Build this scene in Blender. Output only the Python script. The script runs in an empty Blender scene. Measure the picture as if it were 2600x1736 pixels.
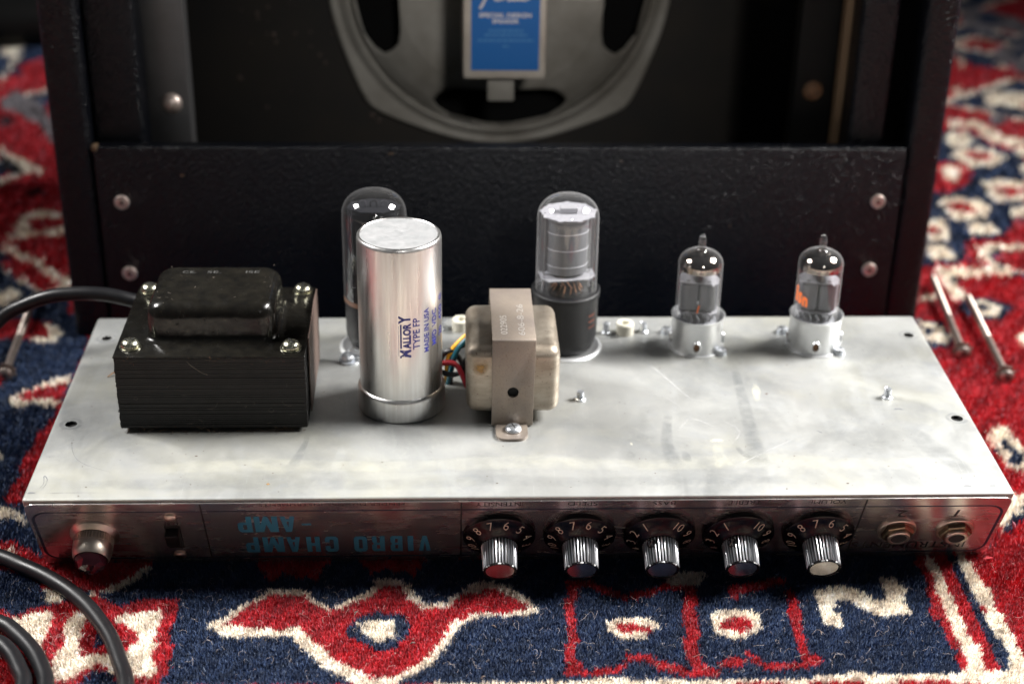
import bpy, bmesh, math, random
import numpy as np
from mathutils import Matrix, Vector
random.seed(7); rng=np.random.default_rng(7)
C=bpy.context.scene.collection
scene=bpy.context.scene
MM=0.001
R=math.radians
# ---------------------------------------------------------------- camera
cam=bpy.data.cameras.new('camera'); camo=bpy.data.objects.new('camera',cam); C.objects.link(camo)
def cam_matrix(px,py,pz,yaw,pitch,roll):
    cy,sy,cp,sp,cr,sr=math.cos(yaw),math.sin(yaw),math.cos(pitch),math.sin(pitch),math.cos(roll),math.sin(roll)
    f=Vector((-sy*cp,cy*cp,-sp)); r0=Vector((cy,sy,0)); u0=r0.cross(f)
    r=cr*r0+sr*u0; u=-sr*r0+cr*u0
    m=Matrix.Identity(4)
    for i in range(3): m[i][0]=r[i]; m[i][1]=u[i]; m[i][2]=-f[i]; m[i][3]=(px,py,pz)[i]
    return m
camo.matrix_world=cam_matrix(-0.032407,-0.553133,0.359745,-0.046995,0.479878,0.018454)
cam.sensor_width=36; cam.lens=56.462; cam.clip_start=0.01; cam.clip_end=50
cam.dof.use_dof=True; cam.dof.focus_distance=0.667; cam.dof.aperture_fstop=6.6
scene.camera=camo
# ---------------------------------------------------------------- lights and world
world=bpy.data.worlds.new('World'); scene.world=world; world.use_nodes=True
bg=world.node_tree.nodes['Background']; bg.inputs[0].default_value=(0.85,0.92,1,1); bg.inputs[1].default_value=0.054
def area(name,loc,target,sx,sy,power,col,spread=180):
    l=bpy.data.lights.new(name,'AREA'); l.shape='RECTANGLE'; l.size=sx; l.size_y=sy; l.energy=power; l.color=col; l.spread=R(spread)
    o=bpy.data.objects.new(name,l); C.objects.link(o); o.location=loc
    o.rotation_euler=(Vector(target)-Vector(loc)).to_track_quat('-Z','Y').to_euler()
    return o
area('softbox_right',(1.13,0.28,1.0),(0.02,0.0,0),0.62,0.50,18.5,(1,0.975,0.945),74)
area('softbox_left',(-1.02,0.26,0.97),(0.04,-0.08,0),0.42,0.34,3.6,(1,0.975,0.95),46)
area('speaker_fill',(0.25,-1.25,0.86),(0,0.37,0.10),0.14,0.14,0.095,(1,0.97,0.94),15)  # unseen low spot added to light the speaker inside the cabinet
scene.view_settings.view_transform='Standard'; scene.view_settings.look='None'; scene.view_settings.exposure=0; scene.view_settings.gamma=1
scene.render.engine='CYCLES'
scene.cycles.max_bounces=10; scene.cycles.transparent_max_bounces=24; scene.cycles.sample_clamp_indirect=4; scene.cycles.blur_glossy=0.5
# ---------------------------------------------------------------- object helpers
WM={}
def tag(o,label=None,cat=None,group=None,kind=None):
    if label: o['label']=label
    if cat: o['category']=cat
    if group: o['group']=group
    if kind: o['kind']=kind
    return o
def T(x,y,z): return Matrix.Translation((x*MM,y*MM,z*MM))
def place(o,W,parent):
    WM[o]=W
    if parent is not None:
        o.parent=parent; o.matrix_basis=WM[parent].inverted()@W
    else: o.matrix_basis=W
def empty(name,x,y,z,parent=None,W=None):
    o=bpy.data.objects.new(name,None); o.empty_display_size=.01; C.objects.link(o); place(o,W or T(x,y,z),parent); return o
class MB:
    def __init__(s): s.v=[]; s.f=[]
    def add(s,v,f):
        n=len(s.v); s.v+= [tuple(p) for p in v]; s.f+=[tuple(i+n for i in q) for q in f]; return s
    def box(s,x0,x1,y0,y1,z0,z1):
        return s.add([(x0,y0,z0),(x1,y0,z0),(x1,y1,z0),(x0,y1,z0),(x0,y0,z1),(x1,y0,z1),(x1,y1,z1),(x0,y1,z1)],
            [(3,2,1,0),(4,5,6,7),(0,1,5,4),(1,2,6,5),(2,3,7,6),(3,0,4,7)])
    def rbox(s,x0,x1,y0,y1,z0,z1,r,seg=3):
        bm=bmesh.new(); bmesh.ops.create_cube(bm,size=1)
        for v in bm.verts: v.co=Vector(((x0+x1)/2+v.co.x*(x1-x0),(y0+y1)/2+v.co.y*(y1-y0),(z0+z1)/2+v.co.z*(z1-z0)))
        bmesh.ops.bevel(bm,geom=bm.edges[:],offset=r,segments=seg,affect='EDGES',profile=.5)
        bm.verts.index_update(); s.add([v.co[:] for v in bm.verts],[[v.index for v in f.verts] for f in bm.faces]); bm.free(); return s
    def lathe(s,prof,n=32,M=None,rad=None,cap0=False,cap1=False):
        v=[];f=[]
        for k,(r,z) in enumerate(prof):
            for i in range(n):
                a=2*math.pi*i/n; rr=rad(r,z,a,k) if rad else r
                v.append((rr*math.cos(a),rr*math.sin(a),z))
        for k in range(len(prof)-1):
            for i in range(n):
                j=(i+1)%n; f.append((k*n+i,k*n+j,(k+1)*n+j,(k+1)*n+i))
        if cap0: f.append(tuple(range(n-1,-1,-1)))
        if cap1: f.append(tuple((len(prof)-1)*n+i for i in range(n)))
        if M: v=[tuple(M@Vector(p)) for p in v]
        return s.add(v,f)
    def loft(s,rings,cap0=True,cap1=True):
        n=len(rings[0]); v=[p for r in rings for p in r]; f=[]
        for k in range(len(rings)-1):
            for i in range(n):
                j=(i+1)%n; f.append((k*n+i,k*n+j,(k+1)*n+j,(k+1)*n+i))
        if cap0: f.append(tuple(range(n-1,-1,-1)))
        if cap1: f.append(tuple((len(rings)-1)*n+i for i in range(n)))
        return s.add(v,f)
    def prism(s,pts,z0,z1):
        n=len(pts); a=sum(pts[i][0]*pts[(i+1)%n][1]-pts[(i+1)%n][0]*pts[i][1] for i in range(n))
        if a<0: pts=pts[::-1]
        return s.loft([[(x,y,z0) for x,y in pts],[(x,y,z1) for x,y in pts]])
    def tube(s,pts,r,n=8,caps=True):
        P=[Vector(p) for p in pts]; up=None; rings=[]
        for i,p in enumerate(P):
            t=(P[min(i+1,len(P)-1)]-P[max(i-1,0)]).normalized()
            if up is None:
                up=t.orthogonal().normalized()
            else:
                up=(up-t*up.dot(t)).normalized()
            b=t.cross(up); rr=r[i] if isinstance(r,(list,tuple)) else r
            rings.append([tuple(p+rr*(math.cos(2*math.pi*k/n)*up+math.sin(2*math.pi*k/n)*b)) for k in range(n)])
        return s.loft(rings,caps,caps)
    def xf(s,M): s.v=[tuple(M@Vector(p)) for p in s.v]; return s
def smooth(me,ang=35):
    me.polygons.foreach_set('use_smooth',[True]*len(me.polygons)); me.set_sharp_from_angle(angle=R(ang))
def mesh_of(name,mb,mat,ang=35):
    me=bpy.data.meshes.new(name); me.from_pydata([(x*MM,y*MM,z*MM) for x,y,z in mb.v],[],mb.f); me.update()
    if mat: me.materials.append(mat)
    smooth(me,ang); return me
def obj(name,mb,mat,parent=None,W=None,ang=35,kind=None,label=None):
    """W None: the builder's coordinates are world mm, the origin goes to the piece's base centre"""
    if isinstance(mb,MB):
        if W is None:
            a=np.array(mb.v); lo=a.min(0); hi=a.max(0); c=((lo[0]+hi[0])/2,(lo[1]+hi[1])/2,lo[2])
            mb.v=[(x-c[0],y-c[1],z-c[2]) for x,y,z in mb.v]; W=T(*c)
        me=mesh_of(name,mb,mat,ang)
    else: me=mb
    o=bpy.data.objects.new(name,me); C.objects.link(o); place(o,W,parent)
    if kind: o['kind']=kind
    if label: o['label']=label
    return o
def catmull(pts,n=8):
    P=[Vector(p) for p in pts]; P=[P[0]*2-P[1]]+P+[P[-1]*2-P[-2]]; out=[]
    for i in range(1,len(P)-2):
        for k in range(n):
            t=k/n; a,b,c,d=P[i-1],P[i],P[i+1],P[i+2]
            out.append(0.5*((2*b)+(c-a)*t+(2*a-5*b+4*c-d)*t*t+(3*b-a-3*c+d)*t**3))
    out.append(P[-2]); return [tuple(p) for p in out]
_tc={}
def text_shape(txt,w=None,h=None,bold=0.0,spacing=1.0,ext=0.03,shear=0.0):
    """lettering as an MB in mm, lower left corner of its box at 0,0"""
    key=(txt,bold,spacing,shear)
    if key not in _tc:
        cu=bpy.data.curves.new('lettering','FONT'); cu.body=txt; cu.size=1; cu.offset=bold; cu.space_character=spacing; cu.shear=shear; cu.resolution_u=3; cu.fill_mode='FRONT'
        ob=bpy.data.objects.new('lettering_source',cu); C.objects.link(ob)
        dg=bpy.context.evaluated_depsgraph_get(); me=bpy.data.meshes.new_from_object(ob.evaluated_get(dg))
        _tc[key]=([v.co[:] for v in me.vertices],[tuple(p.vertices) for p in me.polygons])
        bpy.data.objects.remove(ob); bpy.data.curves.remove(cu); bpy.data.meshes.remove(me)
    v,f=_tc[key]; a=np.array(v); lo=a.min(0); hi=a.max(0)
    sy=(h/(hi[1]-lo[1])) if h else None; sx=(w/(hi[0]-lo[0])) if w else None
    if sx is None: sx=sy
    if sy is None: sy=sx
    m=MB(); m.add([((x-lo[0])*sx,(y-lo[1])*sy,ext) for x,y,z in v],f); return m
# ---------------------------------------------------------------- materials
def mat(name,base,rough=.5,metal=0.,col2=None,cscale=100,cmix=.5,rvar=0,bump=0,bscale=500,bdist=.0001,coat=0,spec=None,stretch=None,bump2=None,specks=None,detail=6):
    m=bpy.data.materials.new(name); m.use_nodes=True; nt=m.node_tree; N=nt.nodes; L=nt.links
    b=N['Principled BSDF']; b.inputs['Base Color'].default_value=(*base,1); b.inputs['Roughness'].default_value=rough; b.inputs['Metallic'].default_value=metal
    if coat: b.inputs['Coat Weight'].default_value=coat; b.inputs['Coat Roughness'].default_value=.12
    if spec is not None: b.inputs['Specular IOR Level'].default_value=spec
    tc=N.new('ShaderNodeTexCoord'); vec=tc.outputs['Object']
    if stretch:
        mp=N.new('ShaderNodeMapping'); mp.inputs['Scale'].default_value=stretch; L.new(vec,mp.inputs[0]); svec=mp.outputs[0]
    else: svec=vec
    def noise(sc,det=6,v=None,ro=.6):
        n=N.new('ShaderNodeTexNoise'); n.inputs['Scale'].default_value=sc; n.inputs['Detail'].default_value=det; n.inputs['Roughness'].default_value=ro; L.new(v or svec,n.inputs['Vector']); return n.outputs['Fac']
    def ramp(x,a,bb,c0=(0,0,0,1),c1=(1,1,1,1)):
        r=N.new('ShaderNodeValToRGB'); r.color_ramp.elements[0].position=a; r.color_ramp.elements[1].position=bb; r.color_ramp.elements[0].color=c0; r.color_ramp.elements[1].color=c1; L.new(x,r.inputs[0]); return r.outputs[0]
    col=None
    if col2:
        f=ramp(noise(cscale,detail),.5-.18/ max(cmix,.1)*.5,.5+.18/max(cmix,.1)*.5)
        mx=N.new('ShaderNodeMixRGB'); L.new(f,mx.inputs[0]); mx.inputs[1].default_value=(*base,1); mx.inputs[2].default_value=(*col2,1); col=mx.outputs[0]
    if specks:
        sc,th,sc_col=specks
        f=ramp(noise(sc,3,vec,.7),th,th+.05); mx=N.new('ShaderNodeMixRGB'); L.new(f,mx.inputs[0])
        if col: L.new(col,mx.inputs[1])
        else: mx.inputs[1].default_value=(*base,1)
        mx.inputs[2].default_value=(*sc_col,1); col=mx.outputs[0]
    if col: L.new(col,b.inputs['Base Color'])
    if rvar:
        mr=N.new('ShaderNodeMapRange'); mr.inputs[1].default_value=.3; mr.inputs[2].default_value=.7; mr.inputs[3].default_value=max(rough-rvar,.02); mr.inputs[4].default_value=min(rough+rvar,1); L.new(noise(cscale*1.7,8),mr.inputs[0]); L.new(mr.outputs[0],b.inputs['Roughness'])
    if bump:
        bp=N.new('ShaderNodeBump'); bp.inputs['Strength'].default_value=bump; bp.inputs['Distance'].default_value=bdist; L.new(noise(bscale,4),bp.inputs['Height'])
        if bump2:
            bq=N.new('ShaderNodeBump'); bq.inputs['Strength'].default_value=bump2[0]; bq.inputs['Distance'].default_value=bump2[2]; L.new(noise(bump2[1],2),bq.inputs['Height']); L.new(bp.outputs[0],bq.inputs['Normal']); L.new(bq.outputs[0],b.inputs['Normal'])
        else: L.new(bp.outputs[0],b.inputs['Normal'])
    return m
def tolex():
    m=bpy.data.materials.new('black_tolex'); m.use_nodes=True; N=m.node_tree.nodes; L=m.node_tree.links; b=N['Principled BSDF']
    b.inputs['Base Color'].default_value=(.003,.0036,.0055,1); b.inputs['Roughness'].default_value=.27; b.inputs['Specular IOR Level'].default_value=.28
    g=N.new('ShaderNodeNewGeometry'); n=N.new('ShaderNodeTexNoise'); n.inputs['Scale'].default_value=330; n.inputs['Detail'].default_value=3; L.new(g.outputs['Position'],n.inputs['Vector'])
    mx=N.new('ShaderNodeMixRGB'); mx.inputs[0].default_value=.0025; L.new(g.outputs['Position'],mx.inputs[1]); L.new(n.outputs['Color'],mx.inputs[2])
    v=N.new('ShaderNodeTexVoronoi'); v.inputs['Scale'].default_value=640; v.feature='SMOOTH_F1'; L.new(mx.outputs[0],v.inputs['Vector'])
    n2=N.new('ShaderNodeTexNoise'); n2.inputs['Scale'].default_value=900; n2.inputs['Detail'].default_value=3; L.new(g.outputs['Position'],n2.inputs['Vector'])
    ad=N.new('ShaderNodeMath'); ad.operation='MULTIPLY_ADD'; L.new(n2.outputs['Fac'],ad.inputs[0]); ad.inputs[1].default_value=.8; L.new(v.outputs['Distance'],ad.inputs[2])
    bp=N.new('ShaderNodeBump'); bp.inputs['Strength'].default_value=1; bp.inputs['Distance'].default_value=.00085; L.new(ad.outputs[0],bp.inputs['Height']); L.new(bp.outputs[0],b.inputs['Normal'])
    return m
def glass(name,tint=(1,1,1),ior=1.5,extra=.0,rim_sheen=.20):
    m=bpy.data.materials.new(name); m.use_nodes=True; nt=m.node_tree; N=nt.nodes; L=nt.links; N.remove(N['Principled BSDF'])
    t=N.new('ShaderNodeBsdfTransparent'); t.inputs[0].default_value=(*tint,1); g=N.new('ShaderNodeBsdfGlossy'); g.inputs['Roughness'].default_value=.03
    f=N.new('ShaderNodeLayerWeight'); f.inputs[0].default_value=.5; pw=N.new('ShaderNodeMath'); pw.operation='POWER'; L.new(f.outputs['Facing'],pw.inputs[0]); pw.inputs[1].default_value=4.2
    ad=N.new('ShaderNodeMath'); ad.operation='MULTIPLY_ADD'; L.new(pw.outputs[0],ad.inputs[0]); ad.inputs[1].default_value=.75; ad.inputs[2].default_value=.045+extra; ad.use_clamp=True
    mx=N.new('ShaderNodeMixShader'); L.new(ad.outputs[0],mx.inputs[0]); L.new(t.outputs[0],mx.inputs[1]); L.new(g.outputs[0],mx.inputs[2])
    df=N.new('ShaderNodeBsdfDiffuse'); df.inputs[0].default_value=(.75,.75,.76,1); p2=N.new('ShaderNodeMath'); p2.operation='POWER'; L.new(f.outputs['Facing'],p2.inputs[0]); p2.inputs[1].default_value=4.; p3=N.new('ShaderNodeMath'); p3.operation='MULTIPLY_ADD'; L.new(p2.outputs[0],p3.inputs[0]); p3.inputs[1].default_value=rim_sheen; p3.inputs[2].default_value=.010  # pale diffuse rim stands in for bright reflections along the glass edge
    mx2=N.new('ShaderNodeMixShader'); L.new(p3.outputs[0],mx2.inputs[0]); L.new(mx.outputs[0],mx2.inputs[1]); L.new(df.outputs[0],mx2.inputs[2]); L.new(mx2.outputs[0],N['Material Output'].inputs[0]); return m
def alpha_mat(name,col,rough=.5,metal=0.):
    """thin stain: opacity stored per vertex as attribute 'density'"""
    m=bpy.data.materials.new(name); m.use_nodes=True; nt=m.node_tree; N=nt.nodes; L=nt.links; b=N['Principled BSDF']
    b.inputs['Base Color'].default_value=(*col,1); b.inputs['Roughness'].default_value=rough; b.inputs['Metallic'].default_value=metal
    a=N.new('ShaderNodeAttribute'); a.attribute_name='opacity'; g=N.new('ShaderNodeTexCoord'); n=N.new('ShaderNodeTexNoise'); n.inputs['Scale'].default_value=160; n.inputs['Detail'].default_value=8; L.new(g.outputs['Object'],n.inputs['Vector'])
    mu=N.new('ShaderNodeMath'); mu.operation='MULTIPLY'; L.new(a.outputs['Fac'],mu.inputs[0]); mr=N.new('ShaderNodeMapRange'); mr.inputs[1].default_value=.3; mr.inputs[2].default_value=.6; mr.inputs[3].default_value=.15; mr.inputs[4].default_value=1.15; L.new(n.outputs['Fac'],mr.inputs[0]); L.new(mr.outputs[0],mu.inputs[1]); mu.use_clamp=True
    L.new(mu.outputs[0],b.inputs['Alpha']); return m
def attr_mat(name,rough,bump=0):
    m=bpy.data.materials.new(name); m.use_nodes=True; nt=m.node_tree; N=nt.nodes; L=nt.links; b=N['Principled BSDF']
    a=N.new('ShaderNodeAttribute'); a.attribute_name='dye'; L.new(a.outputs['Color'],b.inputs['Base Color']); b.inputs['Roughness'].default_value=rough; b.inputs['Specular IOR Level'].default_value=.25
    b.inputs['Sheen Weight'].default_value=.1; return m
M_={}
M_['tolex']=tolex()
M_['wool']=attr_mat('dyed_wool',.85)
M_['fibre']=mat('loose_wool_fibre',(.46,.39,.36),.8)
M_['dust']=mat('grey_brown_dust',(.20,.17,.14),.9)
M_['floor']=mat('dark_floor',(.05,.045,.04),.7,col2=(.08,.07,.06),cscale=8)
def zinc():
    m=mat('zinc_plated_steel',(.34,.35,.35),.46,.58,bump=.25,bscale=900,bdist=.00004)
    nt=m.node_tree;N=nt.nodes;L=nt.links;b=N['Principled BSDF']; tc=N.new('ShaderNodeTexCoord')
    def nz(sc,det,ro,st=(1,1,1)):
        mp=N.new('ShaderNodeMapping'); mp.inputs['Scale'].default_value=st; L.new(tc.outputs['Object'],mp.inputs[0])
        n=N.new('ShaderNodeTexNoise'); n.inputs['Scale'].default_value=sc; n.inputs['Detail'].default_value=det; n.inputs['Roughness'].default_value=ro; n.inputs['Distortion'].default_value=.6; L.new(mp.outputs[0],n.inputs['Vector']); return n.outputs['Fac']
    def mixc(f,lo,hi,c,prev,amt=1):
        mr=N.new('ShaderNodeMapRange'); mr.inputs[1].default_value=lo; mr.inputs[2].default_value=hi; mr.inputs[4].default_value=amt; L.new(f,mr.inputs[0])
        mx=N.new('ShaderNodeMixRGB'); L.new(mr.outputs[0],mx.inputs[0]); mx.inputs[2].default_value=(*c,1)
        if isinstance(prev,tuple): mx.inputs[1].default_value=(*prev,1)
        else: L.new(prev,mx.inputs[1])
        return mx.outputs[0]
    c=mixc(nz(22,8,.62,(1,.7,1)),.42,.66,(.232,.240,.238),(.345,.35,.34),.85)
    c=mixc(nz(13,6,.6,(1,1.4,1)),.5,.66,(.385,.38,.32),c,.6)
    c=mixc(nz(60,8,.7),.52,.7,(.30,.315,.33),c,.45)
    c=mixc(nz(35,4,.5,(2.2,.5,1)),.58,.66,(.38,.39,.39),c,.3)
    c=mixc(nz(900,3,.7),.68,.75,(.25,.22,.18),c,.6)
    c=mixc(nz(1,3,.7,(1400,22,1)),.66,.72,(.48,.49,.49),c,.35)
    c=mixc(nz(1,3,.7,(30,1500,1)),.67,.73,(.26,.27,.28),c,.30)
    c=mixc(nz(1,4,.7,(380,900,1)),.60,.75,(.29,.30,.30),c,.35)
    c=mixc(nz(170,10,.8),.50,.62,(.39,.39,.365),c,.35)
    L.new(c,b.inputs['Base Color'])
    mr=N.new('ShaderNodeMapRange'); mr.inputs[1].default_value=.35; mr.inputs[2].default_value=.65; mr.inputs[3].default_value=.38; mr.inputs[4].default_value=.55; L.new(nz(30,8,.65),mr.inputs[0]); L.new(mr.outputs[0],b.inputs['Roughness'])
    return m
M_['zinc']=zinc()
M_['hole']=mat('dark_inside',(.01,.01,.01),.9)
M_['faceplate']=mat('bright_faceplate',(.86,.82,.80),.25,.93,col2=(.68,.62,.60),cscale=30,cmix=.5,rvar=.06,bump=.3,bscale=14,bdist=.0009,stretch=(1,4,4),bump2=(.15,900,.00003),specks=(700,.7,(.3,.27,.25)))
M_['ink']=mat('black_ink',(.012,.012,.014),.5)
M_['blueink']=mat('navy_ink',(.015,.025,.05),.45)
M_['teal']=mat('teal_blue_lettering',(.035,.19,.29),.45)
M_['knob']=mat('black_bakelite',(.004,.004,.005),.24,spec=.22,rvar=.06,cscale=200,bump=.1,bscale=400)
M_['chrome']=mat('ribbed_chrome',(.80,.81,.84),.28,1.,bump=.1,bscale=1200,bdist=.00003)
M_['inlay']=mat('spun_aluminium',(.82,.80,.80),.22,1.,bump=.2,bscale=600)
M_['numeral']=mat('cream_numeral',(.62,.50,.38),.5)
M_['nickel']=mat('aged_nickel',(.60,.53,.46),.36,1.,col2=(.48,.41,.34),cscale=300,rvar=.03)
M_['brass']=mat('tarnished_brass_nut',(.22,.17,.11),.35,1.,col2=(.20,.15,.1),cscale=400,rvar=.1,bump=.3,bscale=900,bdist=.00004)
M_['jewel']=glass('dark_red_jewel',(.25,.01,.02),1.6,.03)
M_['jewelcore']=mat('jewel_core',(.015,.003,.005),.07,spec=.5)
M_['black']=mat('black_plastic',(.006,.006,.006),.4,spec=.2)
M_['cover']=mat('black_enamel',(.003,.003,.003),.20,rvar=.12,cscale=180,col2=(.010,.009,.007),cmix=.35,bump=.2,bscale=220,bdist=.0001,bump2=(.6,70,.0007),specks=(2200,.73,(.085,.085,.085)),spec=.27)
M_['lamin']=mat('varnished_lamination',(.007,.007,.007),.5,spec=.25,rvar=.1,cscale=200,col2=(.012,.011,.011),specks=(1300,.76,(.22,.18,.13)),bump=.4,bscale=900)
M_['paper']=mat('brown_fish_paper',(.085,.055,.042),.6,col2=(.05,.032,.026),cscale=90,bump=.4,bscale=500)
M_['rust']=mat('rusty_spacer',(.16,.075,.03),.8,col2=(.05,.03,.02),cscale=600,bump=.8,bscale=900)
M_['screwy']=mat('yellowed_zinc_screw',(.60,.60,.50),.26,1.,rvar=.08,cscale=500,col2=(.44,.42,.31),bump=.2,bscale=1200,bdist=.00004)
M_['screw']=mat('zinc_screw',(.72,.75,.78),.33,.9,col2=(.55,.58,.63),cscale=500)
M_['bolt']=mat('nickel_bolt',(.36,.31,.28),.45,1.,col2=(.28,.22,.19),cscale=300,rvar=.08)
M_['slot']=mat('screw_slot_shadow',(.03,.03,.03),.6,.6)
M_['cupwash']=mat('dull_copper_screw',(.78,.66,.60),.42,.8,col2=(.5,.41,.36),cscale=600,rvar=.1,bump=.4,bscale=1500,bdist=.00008)
M_['alum']=mat('aluminium_can',(.70,.70,.69),.33,1.,col2=(.60,.585,.565),cscale=60,cmix=.6,rvar=.07,stretch=(9,9,.35),bump=.18,bscale=120,bdist=.00006,bump2=(.2,1200,.00003))
M_['alumtop']=mat('scuffed_aluminium_top',(.40,.40,.405),.5,.55,col2=(.30,.31,.315),cscale=200,cmix=.4,rvar=.08,bump=.3,bscale=1600,bdist=.00004)
M_['capink']=mat('blue_stamp_ink',(.025,.03,.19),.5)
M_['otcase']=mat('aged_steel_bell',(.36,.32,.265),.43,.8,col2=(.25,.21,.165),cscale=70,cmix=.6,rvar=.1,specks=(900,.63,(.12,.08,.055)),bump=.4,bscale=700,bdist=.00006,stretch=(1,1,3))
M_['otstrap']=mat('speckled_steel_strap',(.28,.235,.19),.5,.55,col2=(.20,.17,.15),cscale=60,specks=(1900,.60,(.15,.115,.09)),bump=.5,bscale=900,bdist=.00008)
M_['rustedge']=mat('rusted_edge',(.12,.07,.05),.8,bump=.8,bscale=1500)
M_['stampdark']=mat('dusty_stamping',(.045,.045,.043),.7)
M_['stamp']=mat('worn_stamping',(.62,.58,.54),.4,.7)
M_['glass']=glass('clear_tube_glass',(.97,.97,.98),1.45,.015)
M_['smoke']=glass('smoky_tube_glass',(.36,.36,.38),1.5,.04,.09)
M_['getter']=mat('silver_getter_flash',(.42,.38,.35),.09,1.,col2=(.22,.17,.13),cscale=150)
M_['mica']=mat('frosted_mica',(.27,.27,.28),.6,col2=(.18,.18,.20),cscale=500)
M_['anode']=mat('grey_plate',(.15,.155,.165),.5,.35,col2=(.115,.118,.125),cscale=200,stretch=(4,4,.4))
M_['anode2']=mat('dark_grey_plate',(.10,.105,.112),.5,.35)
M_['band']=mat('bright_wire_band',(.42,.42,.44),.4,.5)
M_['seal']=mat('brown_tube_cement',(.10,.05,.03),.6)
M_['copper']=mat('copper_wire',(.60,.33,.2),.3,1.)
M_['tubebase']=mat('black_phenolic_base',(.008,.008,.009),.48,spec=.3,bump=.2,bscale=600,rvar=.06,cscale=80)
M_['shield']=mat('satin_aluminium_shield',(.66,.67,.67),.36,.8,col2=(.58,.59,.60),cscale=80,rvar=.05,bump=.2,bscale=900,bdist=.00004)
M_['orange']=mat('orange_print',(.75,.16,.03),.5)
M_['redprint']=mat('faded_red_print',(.16,.05,.03),.6)
M_['ceramic']=mat('cream_insulator',(.52,.50,.42),.5)
M_['wy']=mat('yellow_wire',(.75,.36,.02),.4); M_['wt']=mat('teal_wire',(.01,.09,.12),.35); M_['wk']=mat('black_wire',(.01,.01,.012),.35); M_['wr']=mat('red_wire',(.42,.02,.035),.35)
M_['cable']=mat('black_rubber_cable',(.006,.006,.007),.38,rvar=.08,cscale=40,bump=.25,bscale=500,bdist=.0001,specks=(1500,.74,(.12,.12,.12)),spec=.25)
M_['litstrip']=mat('lit_strip_tone',(.09,.09,.093),.5,.2,col2=(.065,.063,.063),cscale=40)  # left strip's paler tone carries the light falling on it
M_['darkstrip']=mat('black_wood_shaded_strip',(.004,.004,.004),.7,spec=.15)  # right strip's shade is put into this colour; bottom board shares it
M_['wood']=mat('bare_plywood_edge',(.13,.08,.04),.7,col2=(.09,.055,.028),cscale=150,stretch=(1,1,.1))
M_['baffle']=mat('dusty_black_board',(.010,.009,.008),.8,col2=(.018,.014,.01),cscale=25)
M_['basket']=mat('dusty_grey_basket',(.34,.325,.29),.5,.1,col2=(.17,.155,.13),cscale=18,rvar=.08,bump=.3,bscale=200)
M_['magnet']=mat('beige_magnet_case',(.50,.46,.40),.5,.1,col2=(.38,.34,.29),cscale=60)
M_['label']=mat('blue_paper_label',(.0,.11,.38),.5)
M_['labelink']=mat('cream_label_ink',(.62,.60,.60),.5); M_['labelfaint']=mat('faint_label_ink',(.06,.22,.46),.5)
M_['cone']=mat('black_paper_cone',(.004,.004,.004),.95,spec=.1)
M_['amber']=mat('amber_glue',(.42,.17,.02),.25,coat=.5)
M_['drip_dark']=alpha_mat('grey_water_stain',(.20,.22,.235),.4,.5)
M_['drip_cream']=alpha_mat('cream_residue',(.55,.54,.44),.6)
M_['scratch']=alpha_mat('pale_scratch',(.9,.9,.9),.4,.5)
M_['pencil']=alpha_mat('dark_scuff',(.12,.13,.15),.6)
M_['ambermark']=alpha_mat('amber_stain',(.30,.17,.05),.5,.3)
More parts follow.
